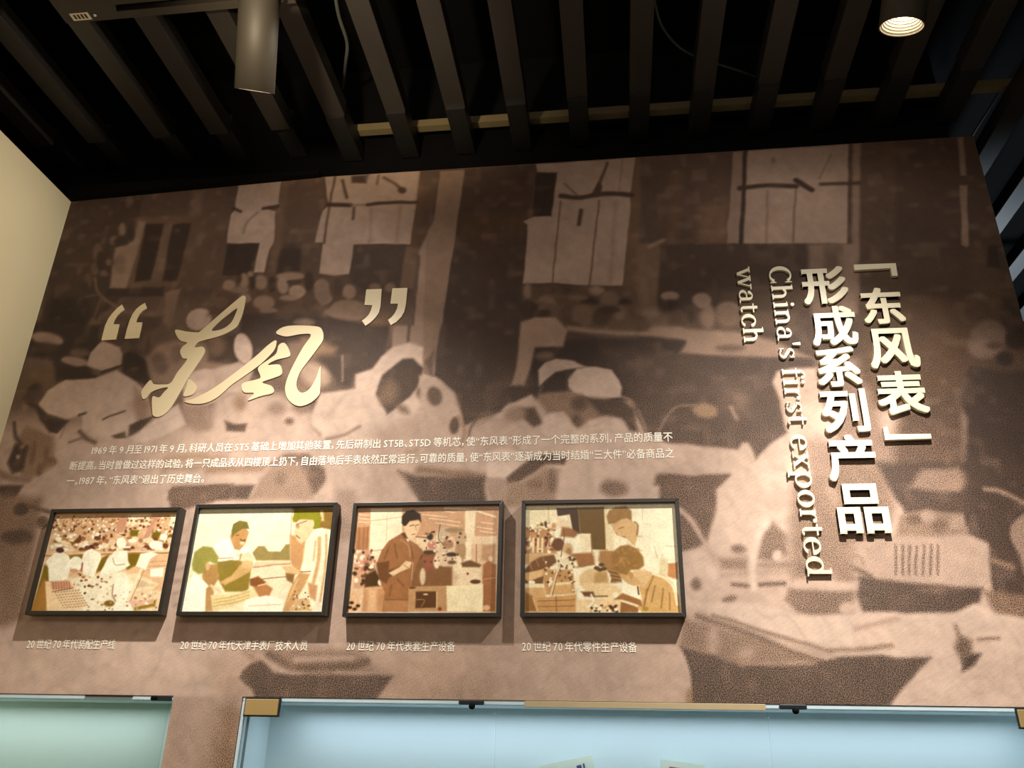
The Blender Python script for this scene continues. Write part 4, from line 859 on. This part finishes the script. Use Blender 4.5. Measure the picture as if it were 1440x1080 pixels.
    for _ in range(26): c.ell(r.uniform(820, 930), r.uniform(640, 755), 5, 4, r.choice([(70, 45, 30), (250, 235, 200)]), soft=2)
def ph3(c):
    c.T(470, 690, 4.5); lt = (250, 224, 184)
    c.poly([(150, 100), (1040, 95), (1035, 300), (530, 290), (140, 230)], (208, 158, 118), 5); r = random.Random(2)
    for x, y, l in ((560, 150, 150), (600, 175, 200), (640, 205, 150), (700, 130, 60), (900, 230, 100), (920, 255, 100), (930, 200, 80), (160, 150, 60), (160, 175, 60), (158, 195, 60)):
        c.line([(x, y), (x+l, y+l*.12)], 6, (245, 215, 175), 2)
    c.line([(700, 110), (860, 120), (1020, 165)], 12, (250, 228, 188), 3)
    c.poly([(140, 232), (225, 228), (220, 380), (130, 380)], (180, 125, 82), 4)
    for x in (160, 190, 212): c.line([(x, 235), (x-6, 375)], 6, (145, 95, 60), 3)
    c.poly([(230, 115), (430, 110), (430, 290), (340, 370), (225, 380)], (248, 232, 196), 3); c.line([(232, 190), (430, 165)], 3, (190, 140, 100), 1.5); c.line([(232, 385), (330, 370)], 4, (170, 120, 80), 2); c.line([(335, 165), (330, 350)], 3, (215, 175, 135), 2)
    c.poly([(220, 385), (330, 375), (270, 440), (215, 440)], (245, 222, 182), 4)
    c.poly([(520, 285), (590, 285), (585, 380), (520, 350)], (238, 205, 165), 4); c.line([(522, 290), (590, 300)], 8, (130, 85, 55), 3)
    c.poly([(830, 120), (900, 118), (872, 440), (825, 440)], (246, 222, 184), 3)
    c.poly([(880, 290), (1030, 285), (1025, 345), (870, 345)], (240, 208, 170), 3); c.poly([(868, 335), (1022, 335), (1020, 470), (865, 470)], (226, 186, 145), 3); c.poly([(935, 345), (1020, 340), (1015, 450), (930, 440)], (190, 145, 108), 5); c.line([(900, 340), (898, 460)], 4, (130, 85, 60), 2)
    # left machine
    c.poly([(125, 400), (215, 370), (260, 450), (300, 610), (120, 620)], (205, 155, 120), 6)
    for _ in range(60): c.ell(r.uniform(125, 280), r.uniform(380, 600), r.uniform(5, 18), r.uniform(5, 16), r.choice([(250, 228, 195), (110, 70, 40), (185, 110, 95), (70, 45, 22)]), soft=3)
    c.poly([(200, 530), (260, 500), (315, 600), (190, 612)], (75, 48, 20), 5); c.ell(295, 580, 18, 22, (248, 225, 190), soft=3)
    c.poly([(185, 620), (320, 615), (320, 765), (175, 765)], (196, 142, 96), 4); c.poly([(215, 622), (270, 620), (265, 765), (210, 765)], (222, 175, 130), 8); c.poly([(85, 640), (160, 640), (155, 765), (80, 765)], (225, 180, 135), 4)
    for x, y in ((110, 710), (150, 730), (100, 740), (130, 750)): c.ell(x, y, 14, 10, (60, 35, 15), soft=3)
    # central machine
    c.poly([(500, 400), (640, 390), (650, 470), (745, 485), (745, 605), (480, 615), (510, 480)], (132, 88, 50), 5); c.poly([(560, 420), (640, 410), (630, 500), (570, 510)], (150, 85, 60), 5)
    for x, y, a, b, q in ((605, 292, 20, 22, (55, 38, 20)), (695, 270, 42, 42, (208, 178, 145)), (620, 345, 30, 26, (205, 130, 110)), (655, 320, 14, 60, (240, 215, 175)), (700, 420, 52, 60, (232, 200, 165)), (740, 405, 32, 14, (65, 42, 25)), (560, 545, 18, 55, (225, 195, 160)), (800, 380, 34, 66, (172, 135, 95)), (760, 250, 60, 16, (160, 130, 90)), (800, 300, 40, 40, (200, 165, 125)), (720, 340, 36, 30, (170, 125, 90)), (540, 400, 18, 34, (95, 60, 30)), (600, 390, 40, 14, (80, 50, 25)), (650, 450, 20, 44, (245, 220, 185)), (780, 470, 30, 60, (245, 220, 180)), (745, 455, 26, 12, (110, 75, 40))): c.ell(x, y, a, b, q, soft=4)
    for _ in range(50): c.ell(r.uniform(570, 830), r.uniform(250, 460), r.uniform(3, 10), r.uniform(3, 10), r.choice([(250, 228, 195), (90, 55, 30), (60, 35, 18), (200, 150, 110)]), soft=2)
    c.line([(670, 215), (660, 300), (690, 340)], 5, (90, 60, 35), 2)
    # right machine
    c.poly([(805, 480), (920, 478), (935, 590), (770, 600), (790, 520)], (240, 212, 172), 4); c.poly([(800, 460), (860, 440), (930, 470), (920, 485), (810, 485)], (110, 75, 40), 4); c.ell(895, 575, 34, 14, (85, 55, 25), soft=3); c.ell(845, 525, 8, 8, (110, 75, 40), soft=2)
    c.poly([(940, 470), (975, 440), (1025, 470), (1022, 765), (940, 765)], (160, 102, 58), 4); c.ell(990, 430, 16, 16, (225, 190, 150), soft=3); c.line([(950, 560), (1020, 550)], 5, (210, 160, 115), 2); c.ell(965, 740, 22, 18, (225, 180, 135), soft=3)
    # man in work jacket
    c.poly([(265, 470), (300, 380), (345, 320), (430, 268), (475, 310), (530, 345), (560, 390), (520, 470), (495, 560), (470, 690), (468, 765), (305, 765), (318, 640), (300, 600)], (158, 104, 62), 3)
    c.poly([(268, 455), (350, 445), (345, 500), (420, 482), (425, 512), (345, 550), (330, 590), (285, 560)], (112, 70, 36), 4)
    for p_ in ([(350, 350), (320, 430)], [(385, 340), (400, 430)], [(480, 350), (500, 430)], [(400, 560), (440, 600)], [(360, 600), (350, 660)]): c.line(p_, 8, (120, 76, 42), 4)
    c.line([(420, 310), (470, 350), (480, 420)], 8, (190, 138, 92), 4); c.line([(320, 690), (470, 690)], 4, (105, 68, 36), 2); c.poly([(315, 695), (468, 695), (466, 765), (310, 765)], (178, 124, 80), 4)
    c.poly([(425, 272), (450, 262), (475, 315), (445, 300)], (95, 58, 30), 3); c.poly([(455, 300), (478, 308), (468, 325)], (245, 220, 185), 2)
    c.poly([(440, 225), (460, 195), (540, 188), (545, 225), (520, 280), (500, 300), (470, 298), (450, 265)], (236, 196, 152), 3); c.line([(480, 222), (505, 216)], 5, (80, 48, 24), 1.6); c.line([(515, 220), (535, 214)], 4, (80, 48, 24), 1.6); c.line([(495, 275), (515, 272)], 5, (150, 85, 60), 2); c.line([(515, 225), (522, 248)], 4, (185, 135, 95), 2)
    c.poly([(428, 205), (430, 160), (455, 130), (500, 122), (545, 145), (552, 200), (532, 182), (480, 190), (455, 220), (440, 222)], (44, 28, 10), 3)
    c.poly([(345, 520), (415, 485), (455, 445), (492, 455), (480, 490), (430, 510), (370, 540)], (238, 200, 155), 3); c.line([(440, 470), (470, 490)], 4, (160, 110, 75), 2)
    c.line([(500, 460), (490, 560)], 4, (215, 180, 140), 2)
    # cabinet and white box
    c.poly([(470, 612), (722, 602), (722, 765), (468, 765)], (192, 146, 98), 3); c.poly([(515, 640), (650, 638), (650, 742), (512, 745)], (92, 56, 26), 3); c.line([(650, 640), (650, 742)], 6, (240, 205, 160), 2); c.line([(520, 690), (570, 695), (550, 735)], 5, (170, 120, 78), 2); c.ell(578, 658, 16, 5, (235, 200, 155), soft=2)
    c.poly([(710, 602), (942, 592), (942, 765), (715, 765)], (250, 230, 186), 3); c.ell(670, 750, 12, 12, (150, 60, 35), soft=2); c.ell(495, 615, 22, 6, (90, 55, 30), soft=2)
def ph4(c):
    c.T(710, 690, 4.5); r = random.Random(9); lt = (250, 236, 200); br = (170, 118, 62)
    c.poly([(120, 90), (330, 90), (330, 240), (120, 260)], (238, 222, 178), 5); c.line([(275, 100), (280, 230)], 6, (210, 180, 130), 3)
    c.poly([(325, 110), (462, 105), (478, 275), (430, 262), (410, 150), (335, 160)], (66, 40, 12), 3); c.poly([(460, 105), (628, 102), (645, 260), (640, 375), (552, 372), (545, 275), (478, 272)], (105, 74, 20), 3)
    c.poly([(628, 102), (650, 102), (655, 380), (640, 380)], (235, 210, 165), 3)
    c.poly([(290, 170), (330, 165), (390, 190), (400, 150), (428, 270), (380, 275), (330, 215)], (240, 214, 172), 3); c.poly([(285, 110), (325, 110), (330, 200), (288, 205)], (246, 228, 190), 3)
    c.poly([(360, 230), (420, 240), (470, 270), (440, 300), (350, 290)], (150, 98, 55), 5)
    c.poly([(120, 240), (300, 240), (330, 400), (120, 405)], (186, 132, 82), 5)
    for _ in range(70): c.ell(r.uniform(125, 320), r.uniform(205, 390), r.uniform(4, 14), r.uniform(4, 18), r.choice([lt, lt, (110, 65, 30), (75, 40, 15), (205, 150, 100)]), soft=3)
    for x in (175, 205, 232): c.poly([(x, 300), (x+14, 300), (x+12, 395), (x-2, 395)], (240, 215, 170), 2)
    c.poly([(125, 405), (300, 400), (280, 440), (125, 470)], (210, 165, 115), 4)
    c.poly([(480, 282), (538, 275), (550, 392), (490, 402)], (242, 222, 182), 3); c.line([(545, 285), (552, 390)], 6, (150, 110, 70), 2)
    c.poly([(405, 402), (560, 390), (572, 480), (430, 490)], (158, 106, 58), 4); c.line([(555, 395), (570, 430), (570, 480)], 7, (225, 185, 140), 3); c.line([(410, 400), (560, 392)], 5, (215, 170, 125), 2)
    c.poly([(600, 380), (700, 370), (700, 580), (660, 580), (590, 440)], (165, 118, 66), 6); c.poly([(640, 500), (740, 500), (740, 580), (650, 580)], (130, 90, 45), 6)
    for p_ in ([(650, 520), (730, 540)], [(650, 545), (735, 560)], [(655, 500), (735, 520)]): c.line(p_, 5, (190, 145, 95), 2)
    # wall marks at the right
    c.line([(870, 110), (872, 180)], 4, (200, 190, 150), 2); c.line([(945, 350), (965, 430)], 4, (190, 180, 140), 2); c.line([(1020, 350), (1080, 355)], 4, (190, 175, 140), 2); c.ell(850, 290, 20, 5, (205, 190, 150), soft=3); c.line([(985, 440), (1000, 400)], 4, (200, 185, 150), 2)
    c.poly([(978, 440), (1000, 422), (1032, 440), (1022, 550), (975, 520)], (222, 204, 160), 4); c.poly([(1030, 462), (1092, 455), (1095, 570), (1030, 540)], (190, 128, 78), 4); c.line([(1030, 452), (1092, 448)], 8, lt, 3)
    c.poly([(1075, 560), (1105, 560), (1110, 770), (1085, 770)], (245, 235, 205), 4)
    # standing man
    c.poly([(650, 215), (690, 250), (700, 290), (770, 320), (830, 350), (700, 385), (650, 380), (645, 300)], (236, 214, 170), 4); c.poly([(690, 290), (770, 320), (775, 350), (690, 370)], (246, 232, 198), 4)
    c.poly([(670, 212), (760, 178), (805, 195), (840, 220), (845, 262), (822, 355), (770, 305), (725, 290), (690, 255)], (216, 174, 118), 3); c.line([(820, 200), (842, 220), (835, 280)], 8, (130, 90, 55), 3)
    c.poly([(645, 165), (660, 125), (700, 105), (765, 100), (800, 130), (803, 195), (770, 178), (735, 185), (700, 205), (655, 212)], (152, 110, 54), 4)
    c.line([(720, 240), (750, 232)], 5, (130, 85, 45), 2); c.line([(745, 290), (765, 296)], 5, (150, 90, 55), 2); c.line([(700, 262), (712, 280)], 5, (160, 115, 70), 2)
    # left worker at the lathe
    c.poly([(125, 500), (170, 450), (225, 420), (310, 405), (330, 450), (280, 490), (245, 560), (240, 590), (125, 590)], (116, 76, 36), 4)
    for p_ in ([(200, 440), (215, 480)], [(240, 425), (260, 470)], [(160, 470), (175, 500)]): c.line(p_, 6, (165, 115, 65), 3)
    c.poly([(130, 520), (230, 500), (270, 485), (285, 500), (240, 540), (150, 575), (130, 560)], (222, 180, 124), 3); c.ell(338, 342, 38, 42, (104, 62, 26), soft=4); c.ell(398, 372, 34, 40, (206, 170, 118), soft=4); c.ell(405, 385, 18, 22, (170, 125, 80), soft=4)
    c.poly([(320, 410), (370, 390), (450, 430), (465, 480), (400, 500), (330, 470)], (240, 220, 180), 4)
    c.poly([(240, 500), (430, 500), (445, 650), (260, 660), (245, 590)], (196, 148, 92), 4)
    for _ in range(80): c.ell(r.uniform(245, 450), r.uniform(420, 640), r.uniform(4, 12), r.uniform(4, 10), r.choice([lt, lt, (120, 80, 42), (80, 48, 22), (220, 180, 130)]), soft=2)
    c.poly([(300, 580), (415, 575), (420, 650), (305, 655)], (212, 166, 106), 3); c.line([(320, 590), (410, 588)], 12, (248, 226, 182), 4); c.line([(345, 470), (310, 570), (290, 670)], 9, (235, 208, 165), 2); c.line([(357, 470), (322, 570), (300, 670)], 3, (90, 58, 30), 1.5)
    c.line([(370, 250), (375, 290), (355, 420)], 5, (110, 75, 40), 2)
    # round guard and plate
    c.ell(560, 560, 112, 88, (246, 232, 196), soft=3); c.ell(565, 565, 96, 74, (222, 188, 134), soft=4); c.poly([(570, 515), (645, 510), (650, 610), (560, 580)], (188, 148, 92), 5); c.line([(455, 560), (448, 650), (460, 765)], 12, (240, 218, 176), 3)
    c.poly([(500, 590), (640, 580), (740, 620), (735, 680), (560, 680), (500, 640)], (232, 200, 150), 5); c.poly([(480, 640), (560, 640), (570, 675), (500, 670)], (105, 65, 32), 4); c.line([(560, 670), (650, 668)], 7, (110, 75, 42), 3)
    for x, y in ((580, 490), (610, 470), (625, 495), (600, 500)): c.ell(x, y, 18, 12, (90, 60, 28), soft=3)
    # benches
    c.poly([(122, 600), (250, 600), (262, 690), (122, 690)], (214, 168, 112), 3); c.poly([(130, 590), (245, 588), (250, 612), (130, 615)], (246, 226, 182), 2); c.ell(170, 580, 22, 12, lt, soft=2)
    c.poly([(120, 690), (450, 655), (450, 770), (120, 770)], (204, 152, 92), 4); c.line([(210, 700), (440, 690)], 4, (130, 85, 45), 2); c.line([(325, 670), (325, 765)], 4, (120, 78, 40), 2); c.line([(210, 735), (440, 728)], 4, (140, 92, 50), 2); c.poly([(125, 640), (175, 670), (205, 765), (120, 765)], (150, 102, 50), 5); c.line([(180, 680), (205, 765)], 10, (228, 186, 130), 3)
    c.poly([(455, 690), (735, 680), (740, 770), (455, 770)], (236, 204, 154), 4)
    for _ in range(30): c.ell(r.uniform(540, 715), r.uniform(725, 765), r.uniform(6, 14), r.uniform(5, 12), r.choice([(80, 48, 22), (120, 80, 40), lt, (200, 150, 100)]), soft=2)
    c.line([(545, 660), (560, 700), (520, 740)], 12, (250, 236, 205), 3)
    c.poly([(735, 700), (850, 735), (840, 772), (730, 772)], (150, 100, 50), 3); c.line([(740, 695), (850, 735)], 12, (246, 230, 190), 3); c.poly([(745, 560), (860, 600), (850, 690), (740, 650)], (248, 236, 204), 4)
    # seated man in front
    c.poly([(845, 600), (900, 520), (1000, 530), (1060, 580), (1100, 680), (1110, 772), (865, 772), (835, 740), (870, 690)], (208, 164, 102), 3)
    c.line([(930, 525), (1010, 550), (1065, 610), (1090, 720)], 13, (248, 232, 194), 4)
    for p_ in ([(950, 600), (930, 700)], [(1000, 620), (990, 740)], [(1040, 650), (1045, 750)], [(900, 620), (885, 720)], [(940, 540), (900, 640), (880, 740)]): c.line(p_, 7, (150, 104, 52), 3)
    c.poly([(770, 520), (880, 498), (935, 520), (890, 600), (840, 610), (790, 570)], (222, 184, 130), 3)
    c.poly([(715, 520), (775, 525), (850, 560), (860, 590), (820, 604), (780, 590), (740, 555)], (204, 162, 106), 3); c.ell(800, 535, 14, 24, (190, 138, 84), rot=-20, soft=3)
    c.poly([(675, 450), (685, 390), (730, 352), (780, 345), (840, 370), (875, 420), (882, 475), (850, 500), (800, 500), (775, 535), (720, 520), (690, 490)], (150, 108, 48), 4)
    for _ in range(26): c.ell(r.uniform(700, 860), r.uniform(370, 490), r.uniform(6, 14), r.uniform(3, 7), (186, 142, 78), soft=4, al=.6)
    c.poly([(690, 690), (745, 650), (860, 690), (872, 735), (790, 705), (740, 690)], (156, 104, 52), 3); c.ell(700, 660, 20, 18, lt, soft=3); c.line([(842, 610), (848, 655)], 9, (80, 55, 30), 2); c.ell(890, 750, 20, 12, (160, 130, 40), soft=3)
framed([(72.2, 716.7), (254.4, 712.2), (34.4, 861), (225.6, 867.8)], 'black framed sepia photograph of a crowded assembly hall with workers in white coats', ph1, (235, 205, 165))
framed([(275.6, 710), (474.4, 705.5), (246.7, 865.6), (456.7, 865.6)], 'black framed sepia photograph of three men talking over a table', ph2, (240, 225, 185))
framed([(497, 706), (706, 704.4), (481, 866.7), (704.4, 867.8)], 'black framed sepia photograph of one man in a work jacket beside machines', ph3, (226, 192, 152))
framed([(733.3, 701.6), (954.4, 702.2), (731.6, 866.7), (965.6, 867.8)], 'black framed sepia photograph of men bending over a lathe bench, rightmost picture', ph4, (246, 234, 200))

# ------------------------------------------------------------------ display cases let into the wall
CASEW = mat('case_white_panel', (214, 228, 230), .6, var=.02, scale=2)
CASEG = mat('case_pale_green_panel', (196, 218, 210), .6, var=.02, scale=2)
BRASS = mat('brushed_brass', (206, 176, 118), .38, metal=.55, scale=3, var=.06)
STEEL = mat('dark_steel', (60, 64, 68), .35, metal=.7)
ALU = mat('white_aluminium', (196, 216, 226), .4)
BEIGE = mat('beige_rail', (176, 158, 124), .5)
glass = bpy.data.materials.new('clear_glass'); glass.use_nodes = True; nt = glass.node_tree; nt.nodes.clear()
ou = nt.nodes.new('ShaderNodeOutputMaterial'); mxs = nt.nodes.new('ShaderNodeMixShader'); tr = nt.nodes.new('ShaderNodeBsdfTransparent'); gl = nt.nodes.new('ShaderNodeBsdfGlossy'); fr = nt.nodes.new('ShaderNodeFresnel')
tr.inputs[0].default_value = (.93, .975, .96, 1); gl.inputs['Roughness'].default_value = .03; fr.inputs[0].default_value = 1.45
nt.links.new(fr.outputs[0], mxs.inputs[0]); nt.links.new(tr.outputs[0], mxs.inputs[1]); nt.links.new(gl.outputs[0], mxs.inputs[2]); nt.links.new(mxs.outputs[0], ou.inputs[0])
def case(x0, x1, label, panel, doors, n):
    zt, zbm, d = ZC-.001, .72, .17
    e = empty('display_case', ((x0+x1)/2, WY, zbm)); tag(e, label, 'display case')
    cx = (x0+x1)/2
    def bb(name, lo, hi, mm, par=None, bev=0):
        return MB().box((lo[0]-cx, lo[1]-WY, lo[2]-zbm), (hi[0]-cx, hi[1]-WY, hi[2]-zbm)).build(name, mm, par or e, bevel=bev)
    y0 = WY+.041
    bb('back_panel', (x0, y0+d, zbm), (x1, y0+d+.02, zt), panel); bb('side_panel', (x0+.0005, WY+.045, zbm), (x0+.012, y0+d, zt), panel); bb('side_panel', (x1-.012, WY+.045, zbm), (x1-.0005, y0+d, zt), panel)
    bb('top_panel', (x0+.012, WY+.05, zt-.012), (x1-.012, y0+d, zt), panel); bb('shelf', (x0+.012, WY+.045, 1.23), (x1-.012, y0+d, 1.25), panel); bb('base_panel', (x0+.012, WY+.045, zbm), (x1-.012, y0+d, zbm+.02), panel)
    bb('top_rail', (x0+.0005, WY+.002, zt-.012), (x1-.0005, WY+.03, zt-.0005), ALU, bev=.001)
    if n: bb('side_rail', (x0+.0005, WY+.0005, zbm), (x0+.010, WY+.03, zt-.013), ALU, bev=.001)
    for a, b in doors:
        bb('glass_door', (a+.0015, WY+.006, zbm+.002), (b-.0015, WY+.014, zt-.014), glass)
    return e, bb
e1, bb1 = case(X0+.001, XL-.001, 'pale green lit wall display case at the lower left, beside the left wall', CASEG, [(X0+.012, XL-.013)], 0)
bb1('door_catch', (-1.452, WY-.004, .137+EYE), (XL-.004, WY+.005, .1515+EYE), STEEL, bev=.002)
k = bb1('catch_knob', (-1.448, WY-.016, .139+EYE), (-1.430, WY-.0045, .150+EYE), BLACK, bev=.003)
bb1('top_track', (-1.676, WY-.002, .1475+EYE), (-1.516, WY+.0015, .1515+EYE), STEEL)
e2, bb2 = case(XR+.001, XCR-.001, 'long pale blue lit wall display case with three glass doors under the pictures', CASEW, [(XR+.012, -.367), (-.367, .422), (.422, XCR-.013)], 1)
bb2('beige_top_strip', (-.278, WY-.003, .134+EYE), (.415, WY+.0015, .1515+EYE), BEIGE, bev=.001)
for a, b in ((-1.139, -1.034), (1.089, 1.194)):
    o = bb2('hinge_plate', (a, WY-.010, .100+EYE), (b, WY+.005, .146+EYE), BRASS, bev=.0015); o['label'] = 'brass hinge plate'
    s_ = a if a > 0 else b-.004
    bb2('hinge_gasket', (a-.004, WY-.005, .096+EYE), (b+.006, WY-.0005, .150+EYE), STEEL)
for xk in (-.438, .491):
    bb2('lock_plate', (xk-.038, WY-.006, .1385+EYE), (xk+.038, WY+.001, .1515+EYE), STEEL, bev=.002)
    q = MB().lathe([(0.0, -.010), (.007, -.010), (.009, -.006), (.009, .006), (.006, .010), (0, .010)], 16, None)
    kn = q.build('lock_knob', BLACK, e2, smooth=True); kn.rotation_euler = (math.pi/2, 0, 0); kn.location = (xk+.004-e2.location.x, -.014, .134+EYE-e2.location.z)
# cards standing on the shelf of the long case
CARD = mat('card_offwhite', (205, 212, 196), .6, var=.04); INK = mat('card_ink_blue', (58, 62, 110), .6); RED = mat('card_ink_red', (170, 60, 50), .6)
def card(x, y, z0, wd, ht, rot, label, marks):
    e = empty('info_card', (x, y, z0)); e.rotation_euler = (math.radians(-8), math.radians(rot), 0); tag(e, label, 'card')
    MB().box((-wd/2, -.002, 0), (wd/2, .002, ht)).build('card_sheet', CARD, e, bevel=.0006)
    MB().box((-wd/4, .002, 0), (wd/4, .045, .004)).box((-.012, .002, .002), (.012, .04, ht*.5)).build('card_foot', CARD, e)
    for i, (a, b, c_, d_, mm) in enumerate(marks): MB().box((a, -.0028-.0004*i, b), (c_, -.0021, d_)).build('printed_mark', mm, e)
card(-.108, 2.735, 1.253, .165, .30, -12, 'pale card standing tilted behind the middle glass door', [(.03, .262, .045, .278, INK), (.05, .262, .055, .28, INK), (-.05, .15, .06, .156, INK), (-.05, .13, .06, .136, INK)])
card(.152, 2.735, 1.25, .13, .30, 6, 'pale card with a small blue and red emblem behind the middle glass door', [(-.038, .235, .012, .282, RED), (-.034, .239, .008, .278, INK), (-.03, .15, .05, .156, INK)])

# ------------------------------------------------------------------ ceiling track and spotlights
TRK = mat('track_dark_bronze', (60, 53, 44), .6, metal=.1); FIX = mat('fixture_bronze', (56, 50, 42), .6, metal=.15, var=.1, scale=3)
LAB = mat('label_paper', (235, 225, 195), .7); REFL = mat('reflector_white', (205, 196, 178), .35, var=.02)
LENS = mat('lamp_lens', (255, 240, 210), .5, emit=(255, 240, 214), estr=26)
zt_ = 2.25+EYE
te = empty('lighting_track', (-1.39, 1.78, zt_)); tag(te, 'dark ceiling lighting track with a white label at its left end', 'track')
def tb_(name, lo, hi, mm, bev=0.001): return MB().box((lo[0]+1.39, lo[1]-1.78, lo[2]-2.25), (hi[0]+1.39, hi[1]-1.78, hi[2]-2.25)).build(name, mm, te, bevel=bev)
tb_('end_cap', (-1.80, 1.70, 2.25), (-1.60, 1.855, 2.299), TRK)
tb_('track_rail', (-1.60, 1.825, 2.25), (-.985, 1.855, 2.299), TRK); tb_('track_rail', (-1.60, 1.76, 2.25), (-.985, 1.80, 2.299), TRK); tb_('track_core', (-1.60, 1.80, 2.275), (-.985, 1.825, 2.298), BLACK)
tb_('track_rail', (-1.60, 1.70, 2.262), (-.985, 1.76, 2.299), BLACK)
lb = tb_('label_sticker', (-1.766, 1.817, 2.2485), (-1.700, 1.846, 2.2499), LAB, 0); lb['label'] = 'white label sticker'
for i in range(4): MB().box((-.366+i*.013, .042, -.0019), (-.358+i*.013, .060, -.0016)).build('label_print', TRK, te)
MB().lathe([(0, -.003), (.004, -.003), (.005, 0)], 14, Matrix.Translation((-.292, .052, 0))).build('screw', ALU, te)
def fixture(loc, axis, L_, stem_to, label):
    e = empty('spotlight', loc); tag(e, label, 'spotlight')
    q = Vector(axis).to_track_quat('-Z', 'Y').to_matrix().to_4x4()
    R0 = .0595
    MB().lathe([(R0-.004, .0), (R0, .0), (R0, L_-.006), (R0-.006, L_), (0, L_)], 48, q).build('housing', FIX, e, smooth=True)
    prof = [(R0-.004, .001)]
    for i in range(7): prof += [(R0-.006-.0035*i, .006+.007*i), (R0-.0085-.0035*i, .007+.007*i)]
    MB().lathe(prof, 40, q).build('baffle', REFL, e)
    zz = .006+.007*7
    MB().lathe([(0, zz), (.034, zz)], 32, q).build('lens', LENS, e)
    top = q @ Vector((0, 0, L_-.03)); t2 = Vector(stem_to)-Vector(loc)
    MB().tube([top, top+(t2-top)*.3, t2], .017, 20).build('stem', FIX, e, smooth=True)
    MB().lathe([(.045, -.03), (.047, -.028), (.047, 0), (0, 0)], 32, Matrix.Translation(t2)).build('mount', FIX, e, smooth=True)
    return e
fixture(LAMP_L, (-.20, .62, -.76), .27, (-1.045, 1.79, 2.249+EYE), 'dark cylindrical spotlight hanging from the track at the upper left, aimed at the mural')
fixture(LAMP_R, (-.16, .36, -.92), .25, (.84, 1.60, 2.30+EYE), 'cylindrical spotlight at the upper right showing its glowing ribbed opening')
